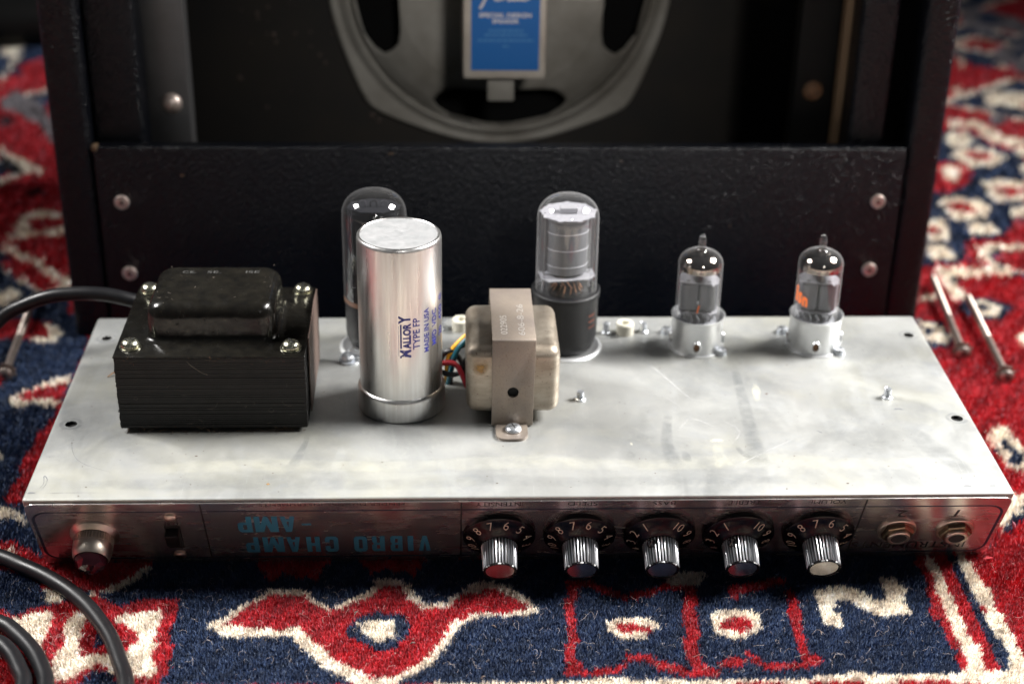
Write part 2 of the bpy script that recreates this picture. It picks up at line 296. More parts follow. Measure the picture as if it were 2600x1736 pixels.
# ================================================================ floor and rug
ZR=-47.0
fl=obj('floor',MB().box(-1500,1500,-900,2600,-60,-55.5),M_['floor'],kind='structure')
RUG_MOTIFS=[
('n',[317,554,342,564,361,549,368,521,386,526,344,397,329,382,321,365,293,361,290,330,256,324,317,554]),
('c',[336,556,356,559,354,542,347,530,331,530]),
('c',[331,521,345,528,364,521,366,503,355,490,336,488,329,505]),
('r',[342,519,355,519,357,508,346,499,340,508]),
('r',[311,494,331,499,335,483,328,464,317,448,296,440]),
('c',[313,486,325,493,327,479,318,462,310,468]),
('c',[379,526,393,528,386,508,376,508]),
('c',[371,490,383,495,375,469,367,473]),
('c',[335,460,347,467,365,460,362,436,353,426,334,424,333,444]),
('r',[341,450,351,452,361,448,358,440,343,434]),
('c',[295,424,306,434,325,428,329,416,320,397,299,393,294,405]),
('r',[302,422,313,424,321,410,307,405,299,409]),
('c',[341,416,357,420,350,399,338,399]),
('c',[279,393,291,395,292,379,283,361,271,359]),
('r',[277,382,284,384,283,375,273,370]),
('c',[302,386,309,391,322,386,321,373,303,370]),
('c',[268,354,279,356,283,340,279,332,264,334]),
('n',[301,349,313,347,306,334,306,316,319,314,317,307,302,312,273,306,270,292,266,295,271,308,301,320,299,337]),
('c',[299,352,308,358,331,357,334,351,328,348,308,346,304,339,304,322,318,316,316,312,300,314,291,310,273,308,269,301,273,289,274,277,262,277,263,314,266,321,281,320,295,320,299,325,296,342]),
('n',[263,268,273,280,285,278,296,266,283,250,271,250,264,261]),
('c',[273,275,283,275,289,266,281,253,271,259]),
('n',[273,269,280,271,281,265,273,262]),
('c',[244.9,283,254,286,257,280,249.5,275,242.5,274]),
('n',[234.4,253,248.0,246.3,251,230.9,245.4,218.7,233.0,214.8,227.1,225.6]),
('c',[235.3,252,245.9,243.4,248.8,230.9,243.6,221.4,235.2,222.8,231.8,233.8]),
('n',[235.3,242.1,240.9,239.3,239.4,233.7,234.3,233.8]),
('c',[286,230.7,292,236.2,302,236.1,294,214.4,284,222.5]),
('c',[346,583,370,584,377,564,380,549,398,542,394,531,374,531,365,540,362,569,343,569]),
('g',[378,589,387,599,397,599,397,589,386,574,380,576]),
('c',[392,647,399,652,431,644,423,620,387,617]),
('g',[427,741,446,773,469,780,474,774,463,764,451,757,444,741,461,735,447,693,438,699,435,726,426,726]),
('g',[447,893,464,893,491,849,487,814,478,787,465,821,440,810,432,841]),
('n',[454,870,467,874,474,849,462,838,448,845]),
('n',[411,753,423,747,427,710,406,716,401,734]),
('c',[376,669,379,663,373,641,367,638]),
('c',[401,741,403,731,395,710,391,707]),
('c',[239.4,128.9,245.3,134.1,250,133.0,249.6,120.7,251,110.7,257,104.7,251,87.5,237.4,92.4,236.8,106.9,235.9,120.8]),
('n',[241.0,118.8,244.7,118.7,244.9,112.7,248.9,104.8,247.0,99.0,241.4,95.2,238.5,99.1,243.4,104.9,240.7,112.8]),
('n',[236.6,112.8,238.6,110.8,236.5,105.9,235.1,107.9]),
('n',[222.6,64.2,235.6,64.0,239.1,51.8,206.8,-45.0,205.6,-38.2,212.7,-5.5,213.1,12.8,217.4,35.2,220.5,45.2]),
('c',[221.1,62.5,235.1,62.3,232.8,55.3,225.0,50.2,221.0,43.5,214.7,41.9]),
('c',[230.7,71.3,237.7,70.3,245.3,70.2,242.6,62.2,228.5,64.1]),
('c',[219.5,41.8,219.2,31.9,220.4,23.8,218.9,12.7,217.3,-2.6,210.6,-22.9,211.4,-5.5,211.2,6.6,209.6,19.1,208.8,28.8,213.2,36.9]),
('r',[224.9,46.8,230.6,48.4,230.3,36.7,224.1,23.7,220.1,23.0,221.1,31.9]),
('n',[-275,128.2,205.6,122.9,190.1,12.4,176.0,-60.7,174.4,-65.9,-224.7,-58.5]),
('r',[175.1,39.3,177.6,19.1,178.0,-0.1,177.6,-18.5,175.0,-40.1,170.9,-63.2,206.2,-66.5,240.6,-67.1,222.5,38.7]),
('r',[173.6,25.8,171.9,15.9,173.7,3.1,171.6,-3.2,169.8,-18.3,170.7,-33.0,172.0,-44.3,170.0,-60.6,182.1,-60.8,192.0,18.9,190.0,28.9]),
('c',[177.0,22.4,180.5,19.1,180.8,3.0,181.5,-11.0,180.4,-24.4,181.5,-33.2,182.6,-44.5,181.1,-55.4,179.5,-63.4,170.9,-63.2,174.5,-52.6,176.3,-38.8,174.2,-30.1,175.6,-12.4,176.1,3.0,176.3,14.2]),
('n',[187.6,23.9,192.5,20.5,190.7,4.4,191.7,-8.1,191.8,-23.2,191.9,-37.6,192.4,-52.9,189.0,-60.9,186.3,-55.5,187.9,-39.0,186.3,-23.1,187.5,-9.6,187.8,7.6,186.7,17.3]),
('c',[192.0,23.8,195.9,18.8,196.8,9.1,198.2,-5.1,198.2,-23.3,199.0,-37.7,198.4,-50.3,199.3,-66.4,188.2,-66.2,192.4,-52.9,191.9,-37.6,190.4,-23.1,192.7,-17.2,190.3,-6.6,191.1,9.1,191.1,17.3]),
('c',[-42.3,-63.2,-32.2,-61.0,-6.9,-61.8,14.5,-60.1,35.8,-59.7,52.7,-61.3,69.7,-61.6,110.4,-60.1,127.3,-57.8,147.9,-58.8,169.9,-57.9,196.7,-55.7,209.8,-55.9,200.9,-81.8,-42.2,-77.1]),
('r',[69.0,-66.5,77.9,-64.1,86.7,-62.7,103.5,-64.6,121.0,-62.6,137.8,-64.6,155.5,-62.7,172.2,-64.8,180.2,-66.7,206.2,-66.5,211.5,-99.1,64.6,-96.2]),
('r',[-65.7,-65.1,-23.8,-66.4,18.3,-65.6,68.9,-67.6,64.6,-96.2,-64.4,-93.6]),
('r',[-286,46.0,-221.6,38.3,-205.5,24.9,-159.8,24.2,-157.5,18.6,-177.3,-1.3,-182.1,0.2,-189.2,4.2,-200.7,2.8,-208.6,13.8,-222.2,17.2,-278,19.6]),
('r',[-117.0,26.8,-78.4,27.9,-83.6,19.8,-85.9,11.9,-88.2,6.4,-92.2,10.4,-96.7,8.9,-101.7,12.9,-106.6,6.7,-110.6,13.9]),
('r',[-72.7,27.8,-38.6,25.7,-43.2,17.6,-45.9,9.7,-49.7,12.9,-59.0,14.6,-64.5,11.6,-68.5,18.0]),
('r',[-36.7,28.9,-8.1,28.5,-14.0,20.4,-27.2,22.2]),
('c',[-159.1,20.2,-157.2,17.0,-162.0,9.9,-172.9,-1.0,-176.9,-0.9,-166.0,11.6]),
('c',[-200.8,3.6,-196.6,2.8,-190.1,-4.9,-190.2,-8.6,-197.5,-5.5]),
('c',[-182.7,1.0,-178.3,-0.6,-174.9,-4.4,-178.2,-5.8]),
('c',[-228.5,31.8,-219.3,28.4,-220.4,25.1,-227.1,26.1]),
('r',[-260,-9.7,-215.5,-10.4,-209.1,-14.9,-202.2,-10.6,-193.0,-7.8,-186.5,-5.0,-176.1,-2.9,-171.7,-7.4,-165.7,-11.3,-159.6,-4.7,-144.0,-4.2,-142.0,-11.7,-142.9,-20.4,-144.5,-27.5,-141.1,-38.7,-141.3,-54.8,-145.5,-60.0,-150.1,-62.4,-244.6,-60.7]),
('c',[-221.1,-16.2,-209.2,-18.5,-199.2,-12.2,-192.2,-13.8,-191.7,-26.7,-193.0,-32.3,-191.5,-43.3,-200.0,-32.2,-210.6,-23.5,-219.3,-23.4]),
('c',[-187.0,-19.6,-184.8,-13.1,-179.4,-14.0,-178.7,-24.1,-178.3,-32.5,-175.0,-40.9,-167.4,-40.3,-160.4,-41.1,-154.3,-57.2,-158.9,-54.5,-169.7,-46.4,-177.1,-55.5,-183.6,-56.7,-186.8,-51.4,-187.0,-44.7,-185.0,-33.8]),
('c',[-168.7,-19.2,-164.9,-15.7,-148.7,-11.5,-148.0,-18.9,-149.5,-26.0,-147.4,-34.5,-148.9,-44.0,-145.4,-49.5,-146.7,-57.3,-154.7,-54.6,-160.4,-41.1,-157.9,-35.7,-155.2,-31.5,-161.0,-23.0]),
('r',[-179.1,-24.1,-174.4,-21.3,-161.1,-22.2,-158.4,-32.9,-163.4,-34.2,-163.2,-39.7,-170.1,-39.6,-175.6,-42.2,-178.2,-35.3]),
('n',[-174.2,-27.0,-169.9,-27.1,-166.6,-35.5,-173.3,-36.1]),
('n',[-175.3,-60.7,-168.9,-50.4,-163.9,-50.5,-156.9,-61.0,-152.5,-67.5,-174.0,-67.1]),
('c',[-226.6,-66.1,-212.1,-58.7,-197.3,-65.4,-182.8,-79.3,-219.9,-90.5]),
('c',[-129.8,-23.5,-122.2,-16.4,-115.2,-7.6,-107.0,0.6,-91.6,1.8,-87.4,-5.1,-79.7,-12.7,-72.9,-6.1,-66.7,-3.1,-60.7,8.3,-52.4,8.2,-45.7,-1.2,-41.1,-10.4,-32.9,-9.7,-28.3,-2.2,-22.8,-1.6,-21.8,3.8,-13.5,5.2,-6.1,2.0,-0.0,-5.0,7.2,-14.9,3.0,-18.5,-5.2,-19.1,-18.6,-19.6,-26.7,-25.3,-31.2,-35.1,-36.4,-47.4,-44.9,-55.3,-54.9,-62.9,-64.9,-62.7,-75.5,-54.7,-83.7,-46.6,-90.3,-38.2,-93.5,-30.5,-106.6,-30.3,-115.3,-30.8,-122.4,-30.0]),
('r',[-124.1,-22.9,-117.1,-15.0,-110.7,-7.7,-104.9,-2.5,-92.1,-2.7,-88.1,-8.8,-80.5,-14.9,-71.8,-9.8,-63.8,-5.5,-58.7,3.6,-52.2,2.8,-47.4,-7.2,-41.9,-14.1,-31.1,-13.5,-26.5,-4.6,-14.6,-0.9,-8.2,-2.6,-0.3,-11.0,3.2,-14.8,-6.8,-16.1,-20.3,-16.6,-29.4,-22.3,-33.8,-32.3,-36.4,-39.2,-43.3,-48.6,-54.2,-57.7,-61.8,-57.6,-70.6,-50.8,-79.6,-42.6,-86.4,-32.8,-91.3,-25.6,-95.8,-24.1,-99.1,-26.9,-109.0,-24.6,-117.9,-23.7]),
('n',[-71.9,-24.5,-68.7,-18.8,-63.4,-15.9,-50.9,-16.9,-47.2,-22.0,-47.9,-30.6,-52.1,-38.9,-59.0,-41.6,-64.3,-37.3,-72.4,-31.6]),
('c',[-68.0,-23.8,-63.2,-21.0,-53.9,-21.9,-52.7,-33.3,-60.9,-34.6,-66.4,-28.9]),
('r',[18.4,4.7,28.3,5.4,36.1,-0.7,43.1,-4.2,52.6,-2.0,60.6,2.5,69.8,1.9,74.1,-0.8,72.7,-10.7,70.8,-21.1,70.7,-31.2,68.4,-41.1,69.6,-50.7,75.8,-55.5,74.5,-58.5,66.7,-58.7,61.5,-59.2,53.4,-55.8,48.8,-51.0,44.7,-48.6,40.3,-49.1,37.1,-55.5,27.4,-57.9,21.4,-57.8,12.1,-57.4,15.0,-52.4,15.3,-41.5,17.4,-30.3,16.6,-15.8,18.7,-5.3]),
('n',[22.2,-0.8,27.9,0.4,34.8,-4.8,42.6,-9.0,53.8,-7.4,58.0,-3.6,68.2,-3.3,67.8,-9.1,65.1,-19.5,65.7,-28.3,63.5,-38.2,64.4,-50.6,64.0,-55.3,57.4,-51.5,52.5,-48.7,46.0,-44.8,39.0,-45.1,37.5,-50.8,30.4,-53.3,23.4,-54.5,20.0,-53.8,19.2,-41.6,20.9,-30.4,20.7,-15.8,22.8,-5.4]),
('c',[60.2,7.2,65.3,10.3,80.4,10.9,74.3,0.7,63.3,1.7]),
('r',[86.5,1.3,93.9,1.2,106.0,5.7,113.5,5.6,111.8,1.7,99.8,-2.8,93.0,-4.2,89.4,-9.5,87.2,-8.7,87.6,-3.3]),
('r',[111.4,-3.0,114.0,-3.8,113.9,-11.4,114.6,-21.8,112.6,-32.0,112.6,-40.4,113.0,-47.4,117.2,-48.1,114.5,-52.8,109.8,-54.4,96.7,-54.9,93.9,-53.8,95.5,-51.8,101.7,-51.3,108.8,-50.7,109.1,-40.4,108.4,-30.5,109.6,-21.8,110.7,-11.4]),
('r',[75.6,-51.5,81.5,-46.8,86.3,-49.6,84.0,-53.0,76.1,-53.5]),
('r',[87.0,-42.8,89.9,-44.2,93.9,-51.1,96.8,-54.5,92.6,-53.8,88.2,-49.0]),
('c',[33.1,-23.4,41.5,-19.9,50.4,-21.5,56.1,-26.7,50.2,-30.9,48.9,-34.4,38.2,-35.6,33.3,-30.6]),
('r',[36.9,-26.3,42.8,-25.0,49.8,-26.6,52.1,-30.2,47.6,-30.1,37.8,-30.7]),
('c',[77.5,-18.3,87.3,-17.0,97.0,-18.6,96.1,-28.8,87.8,-35.8,82.4,-35.7,76.0,-31.3]),
('r',[80.2,-27.1,84.7,-21.3,91.2,-20.7,94.6,-27.3,88.2,-33.0,83.5,-29.3,79.0,-29.2]),
('c',[123.4,-3.2,131.8,-1.0,140.2,-1.1,145.9,-8.9,150.7,-12.0,153.6,-7.5,154.1,5.7,160.3,4.1,162.8,-4.6,159.9,-12.2,162.5,-19.7,148.1,-22.4,140.4,-16.4,138.0,-11.0,132.6,-10.2,129.5,-16.2,131.2,-28.7,123.3,-27.8,123.4,-19.0,122.5,-10.0]),
('n',[-342,262,-231.7,261,-225.4,228.4,-224.7,183.4,-228.0,138.0,-229.8,73.8,-227.4,63.7,-283,64.4]),
('r',[-227.1,139.0,-229.8,133.7,-232.0,114.9,-233.4,102.7,-230.3,89.0,-234.1,79.5,-232.7,69.2,-225.5,68.2,-220.7,96.7,-218.8,137.9]),
('c',[-254,162.6,-251,169.5,-244.5,175.3,-240.4,182.3,-226.7,190.6,-225.3,181.0,-237.5,174.0,-239.3,167.1,-227.4,163.5,-226.7,157.8,-233.6,156.1,-240.3,161.4,-243.4,155.8,-249.1,156.3]),
('r',[-250,168.3,-244.8,171.8,-238.2,177.6,-227.3,182.2,-225.8,167.0,-228.5,163.5,-239.9,164.8,-245.0,162.6]),
('r',[-271,191.0,-261,188.5,-260,180.1,-267,175.5]),
('c',[-250,116.1,-244.7,115.0,-241.8,111.9,-244.0,107.9,-248.5,108.9]),
('c',[-239.4,63.8,-227.6,64.6,-222.9,59.1,-218.4,50.1,-225.9,57.3,-238.0,58.4]),
('c',[-225.6,31.4,-220.4,33.8,-218.7,30.4,-222.7,27.1,-225.0,28.8]),
('c',[-276,242.0,-268,239.3,-253,233.9,-240.8,233.8,-239.8,223.3,-254,223.4,-274,231.4]),
('n',[-495,896,-386,898,-347,712,-422,633]),
('n',[-343,348,-302,348,-290,332,-271,300,-248.9,288,-233.1,210.8,-305,211.3]),
('r',[-289,245.1,-270,256,-252,250,-246.4,234.0,-259,231.4,-286,231.6]),
('c',[-254,250,-245.0,244.9,-240.6,235.3,-244.7,226.0,-257,228.7,-256,234.1,-248.3,234.0]),
('c',[-287,288,-284,297,-277,291,-275,282,-279,272,-284,272,-297,285]),
('c',[-302,350,-295,352,-276,335,-261,316,-253,312,-248.8,300,-251,289,-261,285,-281,303,-296,322,-298,332,-281,316,-264,300,-255,297,-273,322,-292,342,-301,343]),
('r',[-300,338,-290,332,-270,313,-256,295,-262,289,-280,308,-297,327]),
('c',[-302,355,-302,383,-300,404,-291,412,-274,404,-273,397,-291,399,-293,383,-288,377,-270,383,-268,374,-288,369,-298,365,-299,352]),
('c',[-345,527,-331,509,-317,492,-304,481,-303,473,-314,475,-328,454,-329,462,-320,479,-331,496,-341,509]),
('d',[-342,513,-328,496,-315,477,-322,471,-334,483]),
('d',[-308,446,-301,450,-294,435,-303,433]),
('c',[-412,806,-402,813,-383,813,-379,742,-376,655,-381,677,-384,736,-394,730]),
('g',[-370,629,-360,645,-337,618,-315,564,-307,527,-325,564,-348,593,-363,603]),
('d',[-362,598,-346,578,-354,564]),
('r',[-376,706,-359,727,-342,672,-337,650,-357,672])
]

DYE={'r':(.47,.026,.040),'n':(.028,.052,.118),'c':(.90,.81,.70),'g':(.26,.24,.26),'d':(.02,.018,.025)}
def rug_dye(X,Y):
    """which dye each knot at X,Y (mm) has: woven motifs, and a lattice of lozenges where none is seen"""
    col=np.zeros((len(X),3)); col[:]=DYE['r']
    fx=(X+2000)%180-90; fy=(Y+2000)%150-75; d=np.abs(fx)/80+np.abs(fy)/62
    far=((Y<-75)|(np.abs(X)>330)|(Y>930))
    for lo,k in ((1.0,'c'),(.88,'n'),(.45,'c'),(.30,'r')): col[far&(d<lo)]=DYE[k]
    near=(Y<-75); col[near&(d>=1.0)]=np.array(DYE['c']); col[near&(d<.45)]=DYE['r']
    col[(Y>150)&(Y<236)&(X>-206)&(X<190)]=DYE['n']  # hidden gap dyed navy to keep red reflections off the cabinet
    for k,q in RUG_MOTIFS:
        px=np.array(q[0::2]);py=np.array(q[1::2]); ins=np.zeros(len(X),bool)
        bb=np.where((X>px.min())&(X<px.max())&(Y>py.min())&(Y<py.max()))[0]
        if not len(bb): continue
        x=X[bb];y=Y[bb]; w=np.zeros(len(bb),bool); n=len(px)
        for i in range(n):
            x1,y1,x2,y2=px[i],py[i],px[(i+1)%n],py[(i+1)%n]
            if y1==y2: continue
            w^=((y1>y)!=(y2>y))&(x<(x2-x1)*(y-y1)/(y2-y1)+x1)
        ins[bb]=w; col[ins]=DYE[k]
    return col
rug=empty('rug',0,0,-55); tag(rug,'red, navy blue and cream patterned wool pile rug under the amplifier','rug')
def grid_mesh(name,x0,x1,y0,y1,step,z,parent):
    xs=np.arange(x0,x1+step,step); ys=np.arange(y0,y1+step,step); X,Y=np.meshgrid(xs,ys); nx,ny=len(xs),len(ys)
    co=np.stack([X.ravel(),Y.ravel(),np.full(X.size,z)],1)
    i=np.arange((nx-1)*(ny-1)); r=i//(nx-1); c=i%(nx-1); a=r*nx+c
    F=np.stack([a,a+1,a+1+nx,a+nx],1)
    me=bpy.data.meshes.new(name); me.vertices.add(len(co)); me.vertices.foreach_set('co',(co*MM).ravel().astype(np.float32))
    me.loops.add(F.size); me.loops.foreach_set('vertex_index',F.ravel().astype(np.int32)); me.polygons.add(len(F)); me.polygons.foreach_set('loop_start',np.arange(0,F.size,4,dtype=np.int32)); me.update(calc_edges=True)
    col=rug_dye(co[:,0],co[:,1])*.7
    at=me.attributes.new('dye','FLOAT_COLOR','POINT'); at.data.foreach_set('color',np.c_[col,np.ones(len(col))].ravel().astype(np.float32))
    me.materials.append(M_['wool']); o=bpy.data.objects.new(name,me); C.objects.link(o); place(o,T(0,0,0),parent); return o
bk=grid_mesh('rug_backing',-900,900,-500,1500,3,-48.6,rug)
def pile(name,regions,parent):
    """regions: x0,x1,y0,y1,pitch,strands,width,height ; every strand is a bent tapering blade of wool"""
    Vs=[];Cs=[];nv=0
    for (x0,x1,y0,y1,p,ns,w,h,hole) in regions:
        zb=-45.4-h*.78
        xs=np.arange(x0,x1,p);ys=np.arange(y0,y1,p);X,Y=np.meshgrid(xs,ys);X=X.ravel();Y=Y.ravel()
        X=X+rng.normal(0,p*.16,len(X)); Y=Y+rng.normal(0,p*.16,len(Y))
        if hole is not None:
            k=~((X>hole[0])&(X<hole[1])&(Y>hole[2])&(Y<hole[3])); X=X[k];Y=Y[k]
        K=2.0
        kx=np.round((X+rng.normal(0,.25,len(X)))/K)*K; ky=np.round((Y+rng.normal(0,.25,len(Y)))/K)*K
        wob=.5*np.sin(kx*.21+ky*.13)+.5*np.sin(ky*.37-kx*.09)
        col=rug_dye(kx*.9+X*.1+wob*.4,ky*.9+Y*.1+wob*.3)
        knot=1+.16*np.sin(kx*12.9898+ky*78.233)+rng.normal(0,.13,len(X))
        knot=knot*(1+.10*np.sin(X*.045+1.3*np.sin(Y*.05))*np.sin(Y*.07+.8*np.sin(X*.03)))
        hk=1+.10*np.sin(kx*1.7+ky*.9)+.08*np.sin(ky*2.3)+rng.normal(0,.06,len(X))
        n=len(X); X=np.repeat(X,ns);Y=np.repeat(Y,ns);hh=h*np.repeat(hk,ns)*rng.uniform(.75,1.1,n*ns)
        cc=np.repeat(col*np.clip(knot,.6,1.5)[:,None],ns,0)*(rng.uniform(.78,1.25,(n*ns,1)) if p<2.2 else rng.uniform(.85,1.15,(n*ns,1)))
        # flecks: paler, bluer hairs in the navy; a few stray hairs of another dye
        m=rng.random(n*ns)<.08; cc[m]=cc[m]*.6+np.array([.15,.18,.23])*rng.uniform(.3,1,(m.sum(),1))
        a=rng.uniform(0,2*np.pi,n*ns); ro=np.abs(rng.normal(0,p*.34,n*ns)); bx=X+ro*np.cos(a);by=Y+ro*np.sin(a)
        hh=hh*(1.08-.32*np.clip(ro/(p*.6),0,1.6)**2); lean=rng.normal(0,.40,(n*ns,2))*p + np.stack([ro*np.cos(a),ro*np.sin(a)],1)*.9 + np.array([.05,-.12])*p
        th=rng.uniform(0,np.pi,n*ns); dx=np.cos(th)*w*.5; dy=np.sin(th)*w*.5
        z0=np.full(n*ns,zb); 
        V=np.zeros((n*ns,5,3))
        V[:,0]=np.stack([bx-dx,by-dy,z0],1);V[:,1]=np.stack([bx+dx,by+dy,z0],1)
        mx=bx+lean[:,0]*.4;my=by+lean[:,1]*.4
        V[:,2]=np.stack([mx+dx*1.1,my+dy*1.1,z0+hh*.62],1);V[:,3]=np.stack([mx-dx*1.1,my-dy*1.1,z0+hh*.62],1)
        V[:,4]=np.stack([bx+lean[:,0],by+lean[:,1],z0+hh],1)
        Vs.append(V.reshape(-1,3)); 
        c5=np.repeat(np.clip(cc,0,1),5,0); Cs.append(c5)
    V=np.concatenate(Vs);Cc=np.concatenate(Cs); n=len(V)//5; b=(np.arange(n)*5)[:,None]
    F=np.concatenate([b+0,b+1,b+2, b+0,b+2,b+3, b+3,b+2,b+4],1).reshape(-1,3)
    me=bpy.data.meshes.new(name); me.vertices.add(len(V)); me.vertices.foreach_set('co',(V*MM).ravel().astype(np.float32))
    me.loops.add(F.size); me.loops.foreach_set('vertex_index',F.ravel().astype(np.int32)); me.polygons.add(len(F)); me.polygons.foreach_set('loop_start',np.arange(0,F.size,3,dtype=np.int32)); me.update(calc_edges=True)
    me.polygons.foreach_set('use_smooth',[True]*len(F))
    at=me.attributes.new('dye','FLOAT_COLOR','POINT'); at.data.foreach_set('color',np.c_[Cc,np.ones(len(Cc))].ravel().astype(np.float32))
    me.materials.append(M_['wool']); o=bpy.data.objects.new(name,me); C.objects.link(o); place(o,T(0,0,0),parent); o['kind']='stuff'
    print('pile',name,len(F)); return o
pile('wool_pile',[(-255,255,-78,26,1.15,9,.30,3.0,None),
  (-330,-206,26,300,2.0,7,.6,4.2,None),(206,330,26,300,2.0,7,.6,4.2,None),
  (-520,-228,300,960,3.2,6,1.3,5,None),(224,600,300,960,3.2,6,1.3,5,None),
  (-206,206,26,240,7,5,3,5,None),
  (-330,-255,-78,26,2.4,7,.8,4.5,None),(255,330,-78,26,2.4,7,.8,4.5,None),
  (-330,330,-240,-78,4,6,1.4,5,None),
  (-800,-330,-240,300,6,5,2.6,5,None),(330,800,-240,300,6,5,2.6,5,None),(-800,-520,300,960,6,5,2.6,5,None),(600,800,300,960,6,5,2.6,5,None)],rug)
fb=MB()
for k in range(820):
    x=rng.uniform(-235,235); y=rng.uniform(-74,20) if k<860 else rng.uniform(20,200)
    if k>=860: x=math.copysign(rng.uniform(208,290),x)
    z=-45.2; a=rng.uniform(0,6.28); l=rng.uniform(1.2,6.5); cv=rng.normal(0,.5); pts=[]
    zz=z+rng.uniform(-.5,.7)
    for i in range(7):
        t=i/6; pts.append((x,y,zz+math.sin(t*3.14)*rng.uniform(.2,1.6))); x+=math.cos(a)*l/6; y+=math.sin(a)*l/6; a+=cv
    fb.tube(pts,.03,3)
obj('loose_fibres',fb,M_['fibre'],rug,kind='stuff')
cr=MB()
for (x,y) in [(17,-52),(-47,-38),(41,-44),(-70,-18),(80,-58),(30,-62),(-19,-60),(120,-35),(-120,-64),(-12,-28)]:
    a=rng.uniform(0,3.1); cr.tube([(x,y,-44.6),(x+1.2*math.cos(a),y+1.2*math.sin(a),-44.1),(x+2.4*math.cos(a),y+2.2*math.sin(a),-44.4)],[.12,.4,.1],6)
obj('straw_crumbs',cr,M_['paper'],rug,kind='stuff')
# ================================================================ amplifier chassis
ch=empty('amplifier_chassis',0,82,-47)
tag(ch,'upside down steel amplifier chassis with knobs, on the rug before the black cabinet','amplifier chassis')
A=R(25.5); Dv=Vector((0,math.sin(A),-math.cos(A))); Nv=Vector((0,-math.cos(A),-math.sin(A)))
P3=Matrix(((-1,Dv.x,Nv.x,0),(0,Dv.y,Nv.y,0),(0,Dv.z,Nv.z,0),(0,0,0,1)))
def PW(x,s,h=0.): return P3@T(-x,s,h)           # x across the picture, s down the sloping panel, h out of it
HW=204.2
def shell():
    bm=bmesh.new(); pr=[(0.2,-.15),(9,-.05),(16,.0),(165,0),(165,-45.8),(21.9,-45.8)]
    vs=[[bm.verts.new((sx*HW,y,z)) for y,z in pr] for sx in (-1,1)]
    n=len(pr)
    for i in range(n): bm.faces.new((vs[0][i],vs[0][(i+1)%n],vs[1][(i+1)%n],vs[1][i]))
    bm.faces.new(vs[0][::-1]); bm.faces.new(vs[1])
    bmesh.ops.recalc_face_normals(bm,faces=bm.faces)
    ed=[e for e in bm.edges if e.calc_face_angle(0)>R(20)]
    bmesh.ops.bevel(bm,geom=ed,offset=1.7,segments=4,affect='EDGES',profile=.5)
    for v in bm.verts: v.co=v.co*MM
    me=bpy.data.meshes.new('chassis_shell'); bm.to_mesh(me); bm.free(); me.materials.append(M_['zinc']); me.materials.append(M_['hole'])
    o=bpy.data.objects.new('chassis_shell',me); C.objects.link(o)
    holes=[(-195.7,142.4,2.5),(-196.1,60.9,2.6),(196.2,143.2,2.5),(197,61.9,2.7)]
    cut=MB()
    for x,y,r in holes: cut.lathe([(r,-1.6),(r,5)],24,Matrix.Translation((x,y,0)),cap0=True,cap1=True)
    cme=mesh_of('cutter',cut,M_['hole']); co=bpy.data.objects.new('cutter',cme); C.objects.link(co)
    md=o.modifiers.new('holes','BOOLEAN'); md.object=co; md.operation='DIFFERENCE'; md.solver='EXACT'
    dg=bpy.context.evaluated_depsgraph_get(); me2=bpy.data.meshes.new_from_object(o.evaluated_get(dg)); o.modifiers.clear(); o.data=me2
    bpy.data.objects.remove(co)
    for p in me2.polygons:
        c=p.center/MM
        if any((c.x-x)**2+(c.y-y)**2<(r+.3)**2 for x,y,r in holes) and c.z<-.05: p.material_index=1  # hole walls and floors coloured near black in place of shade
    smooth(me2,28); me2.name='chassis_shell'; place(o,T(0,0,0),ch); return o
sh=shell()
def rrect(hx,hy,r,seg=5,cx=0,cy=0):
    out=[]
    for k,(sx,sy) in enumerate(((1,1),(-1,1),(-1,-1),(1,-1))):
        for i in range(seg+1):
            a=math.pi/2*(k+i/seg); out.append((cx+sx*(hx-r)+r*math.cos(a),cy+sy*(hy-r)+r*math.sin(a)))
    return out
# front plate: thin bright sheet laid on the sloping front
fp=MB(); ring=rrect(203.6,24.1,4,5); fp.prism([(x,y) for x,y in ring],-24.1,-24.0) if False else fp.prism(ring,0,.7)
plate=obj('front_panel',fp,M_['faceplate'],ch,PW(0,26.2,.02),label='reflective printed control panel along the sloping front')
def on_panel(name,mb,m,x,s,h=.72,parent=None,**k): return obj(name,mb,m,parent or plate,PW(x,s,h),**k)
def ptext(txt,x0,x1,s0,s1,m,bold=0.,h=.74,name='lettering',spacing=1.,shear=0.):
    """upside-down print: x0 (picture left) to x1, letter tops at s1 (lower down the panel)"""
    mb=text_shape(txt,abs(x1-x0),s1-s0,bold,spacing,0.0,shear); return obj(name,mb,m,plate,PW(x1,s0,h))
# border and dividers
bd=MB(); o_=rrect(202.3,19.3,7,6); i_=rrect(201.1,18.4,6.0,6); n=len(o_)
bd.add([(x,y,0) for x,y in o_]+[(x,y,0) for x,y in i_],[(k,(k+1)%n,n+(k+1)%n,n+k) for k in range(n)])
on_panel('border_line',bd,M_['blueink'],0,27.2,.735)
for x in (-132.5,-25.9,142.3): on_panel('divider_line',MB().box(-.35,.35,-21.7,21.7,0,.012),M_['ink'],x,24.5,.73)
for t,x0,x1 in (('INTENSITY',-20,-.4),('SPEED',17.9,30.2),('BASS',53.1,62.5),('TREBLE',84.4,98.3),('VOLUME',118,133.8)): ptext(t,x0,x1,2.8,5.8,M_['ink'],.0)
ptext('FENDER MUSICAL INSTRUMENTS',-108.6,-49.2,2.7,4.5,M_['ink'],.0,spacing=1.1)
ptext('INSTRUMENTS',142.8,192.5,37.6,42.8,M_['ink'],.004)
ptext('1',181.6,183.6,11.6,17,M_['ink'],.0,shear=.1); ptext('2',157.4,161.4,11.6,17,M_['ink'],.0)
ptext('OFF',-149.6,-143.2,16.3,19.3,M_['ink'],.0)
k=3.356
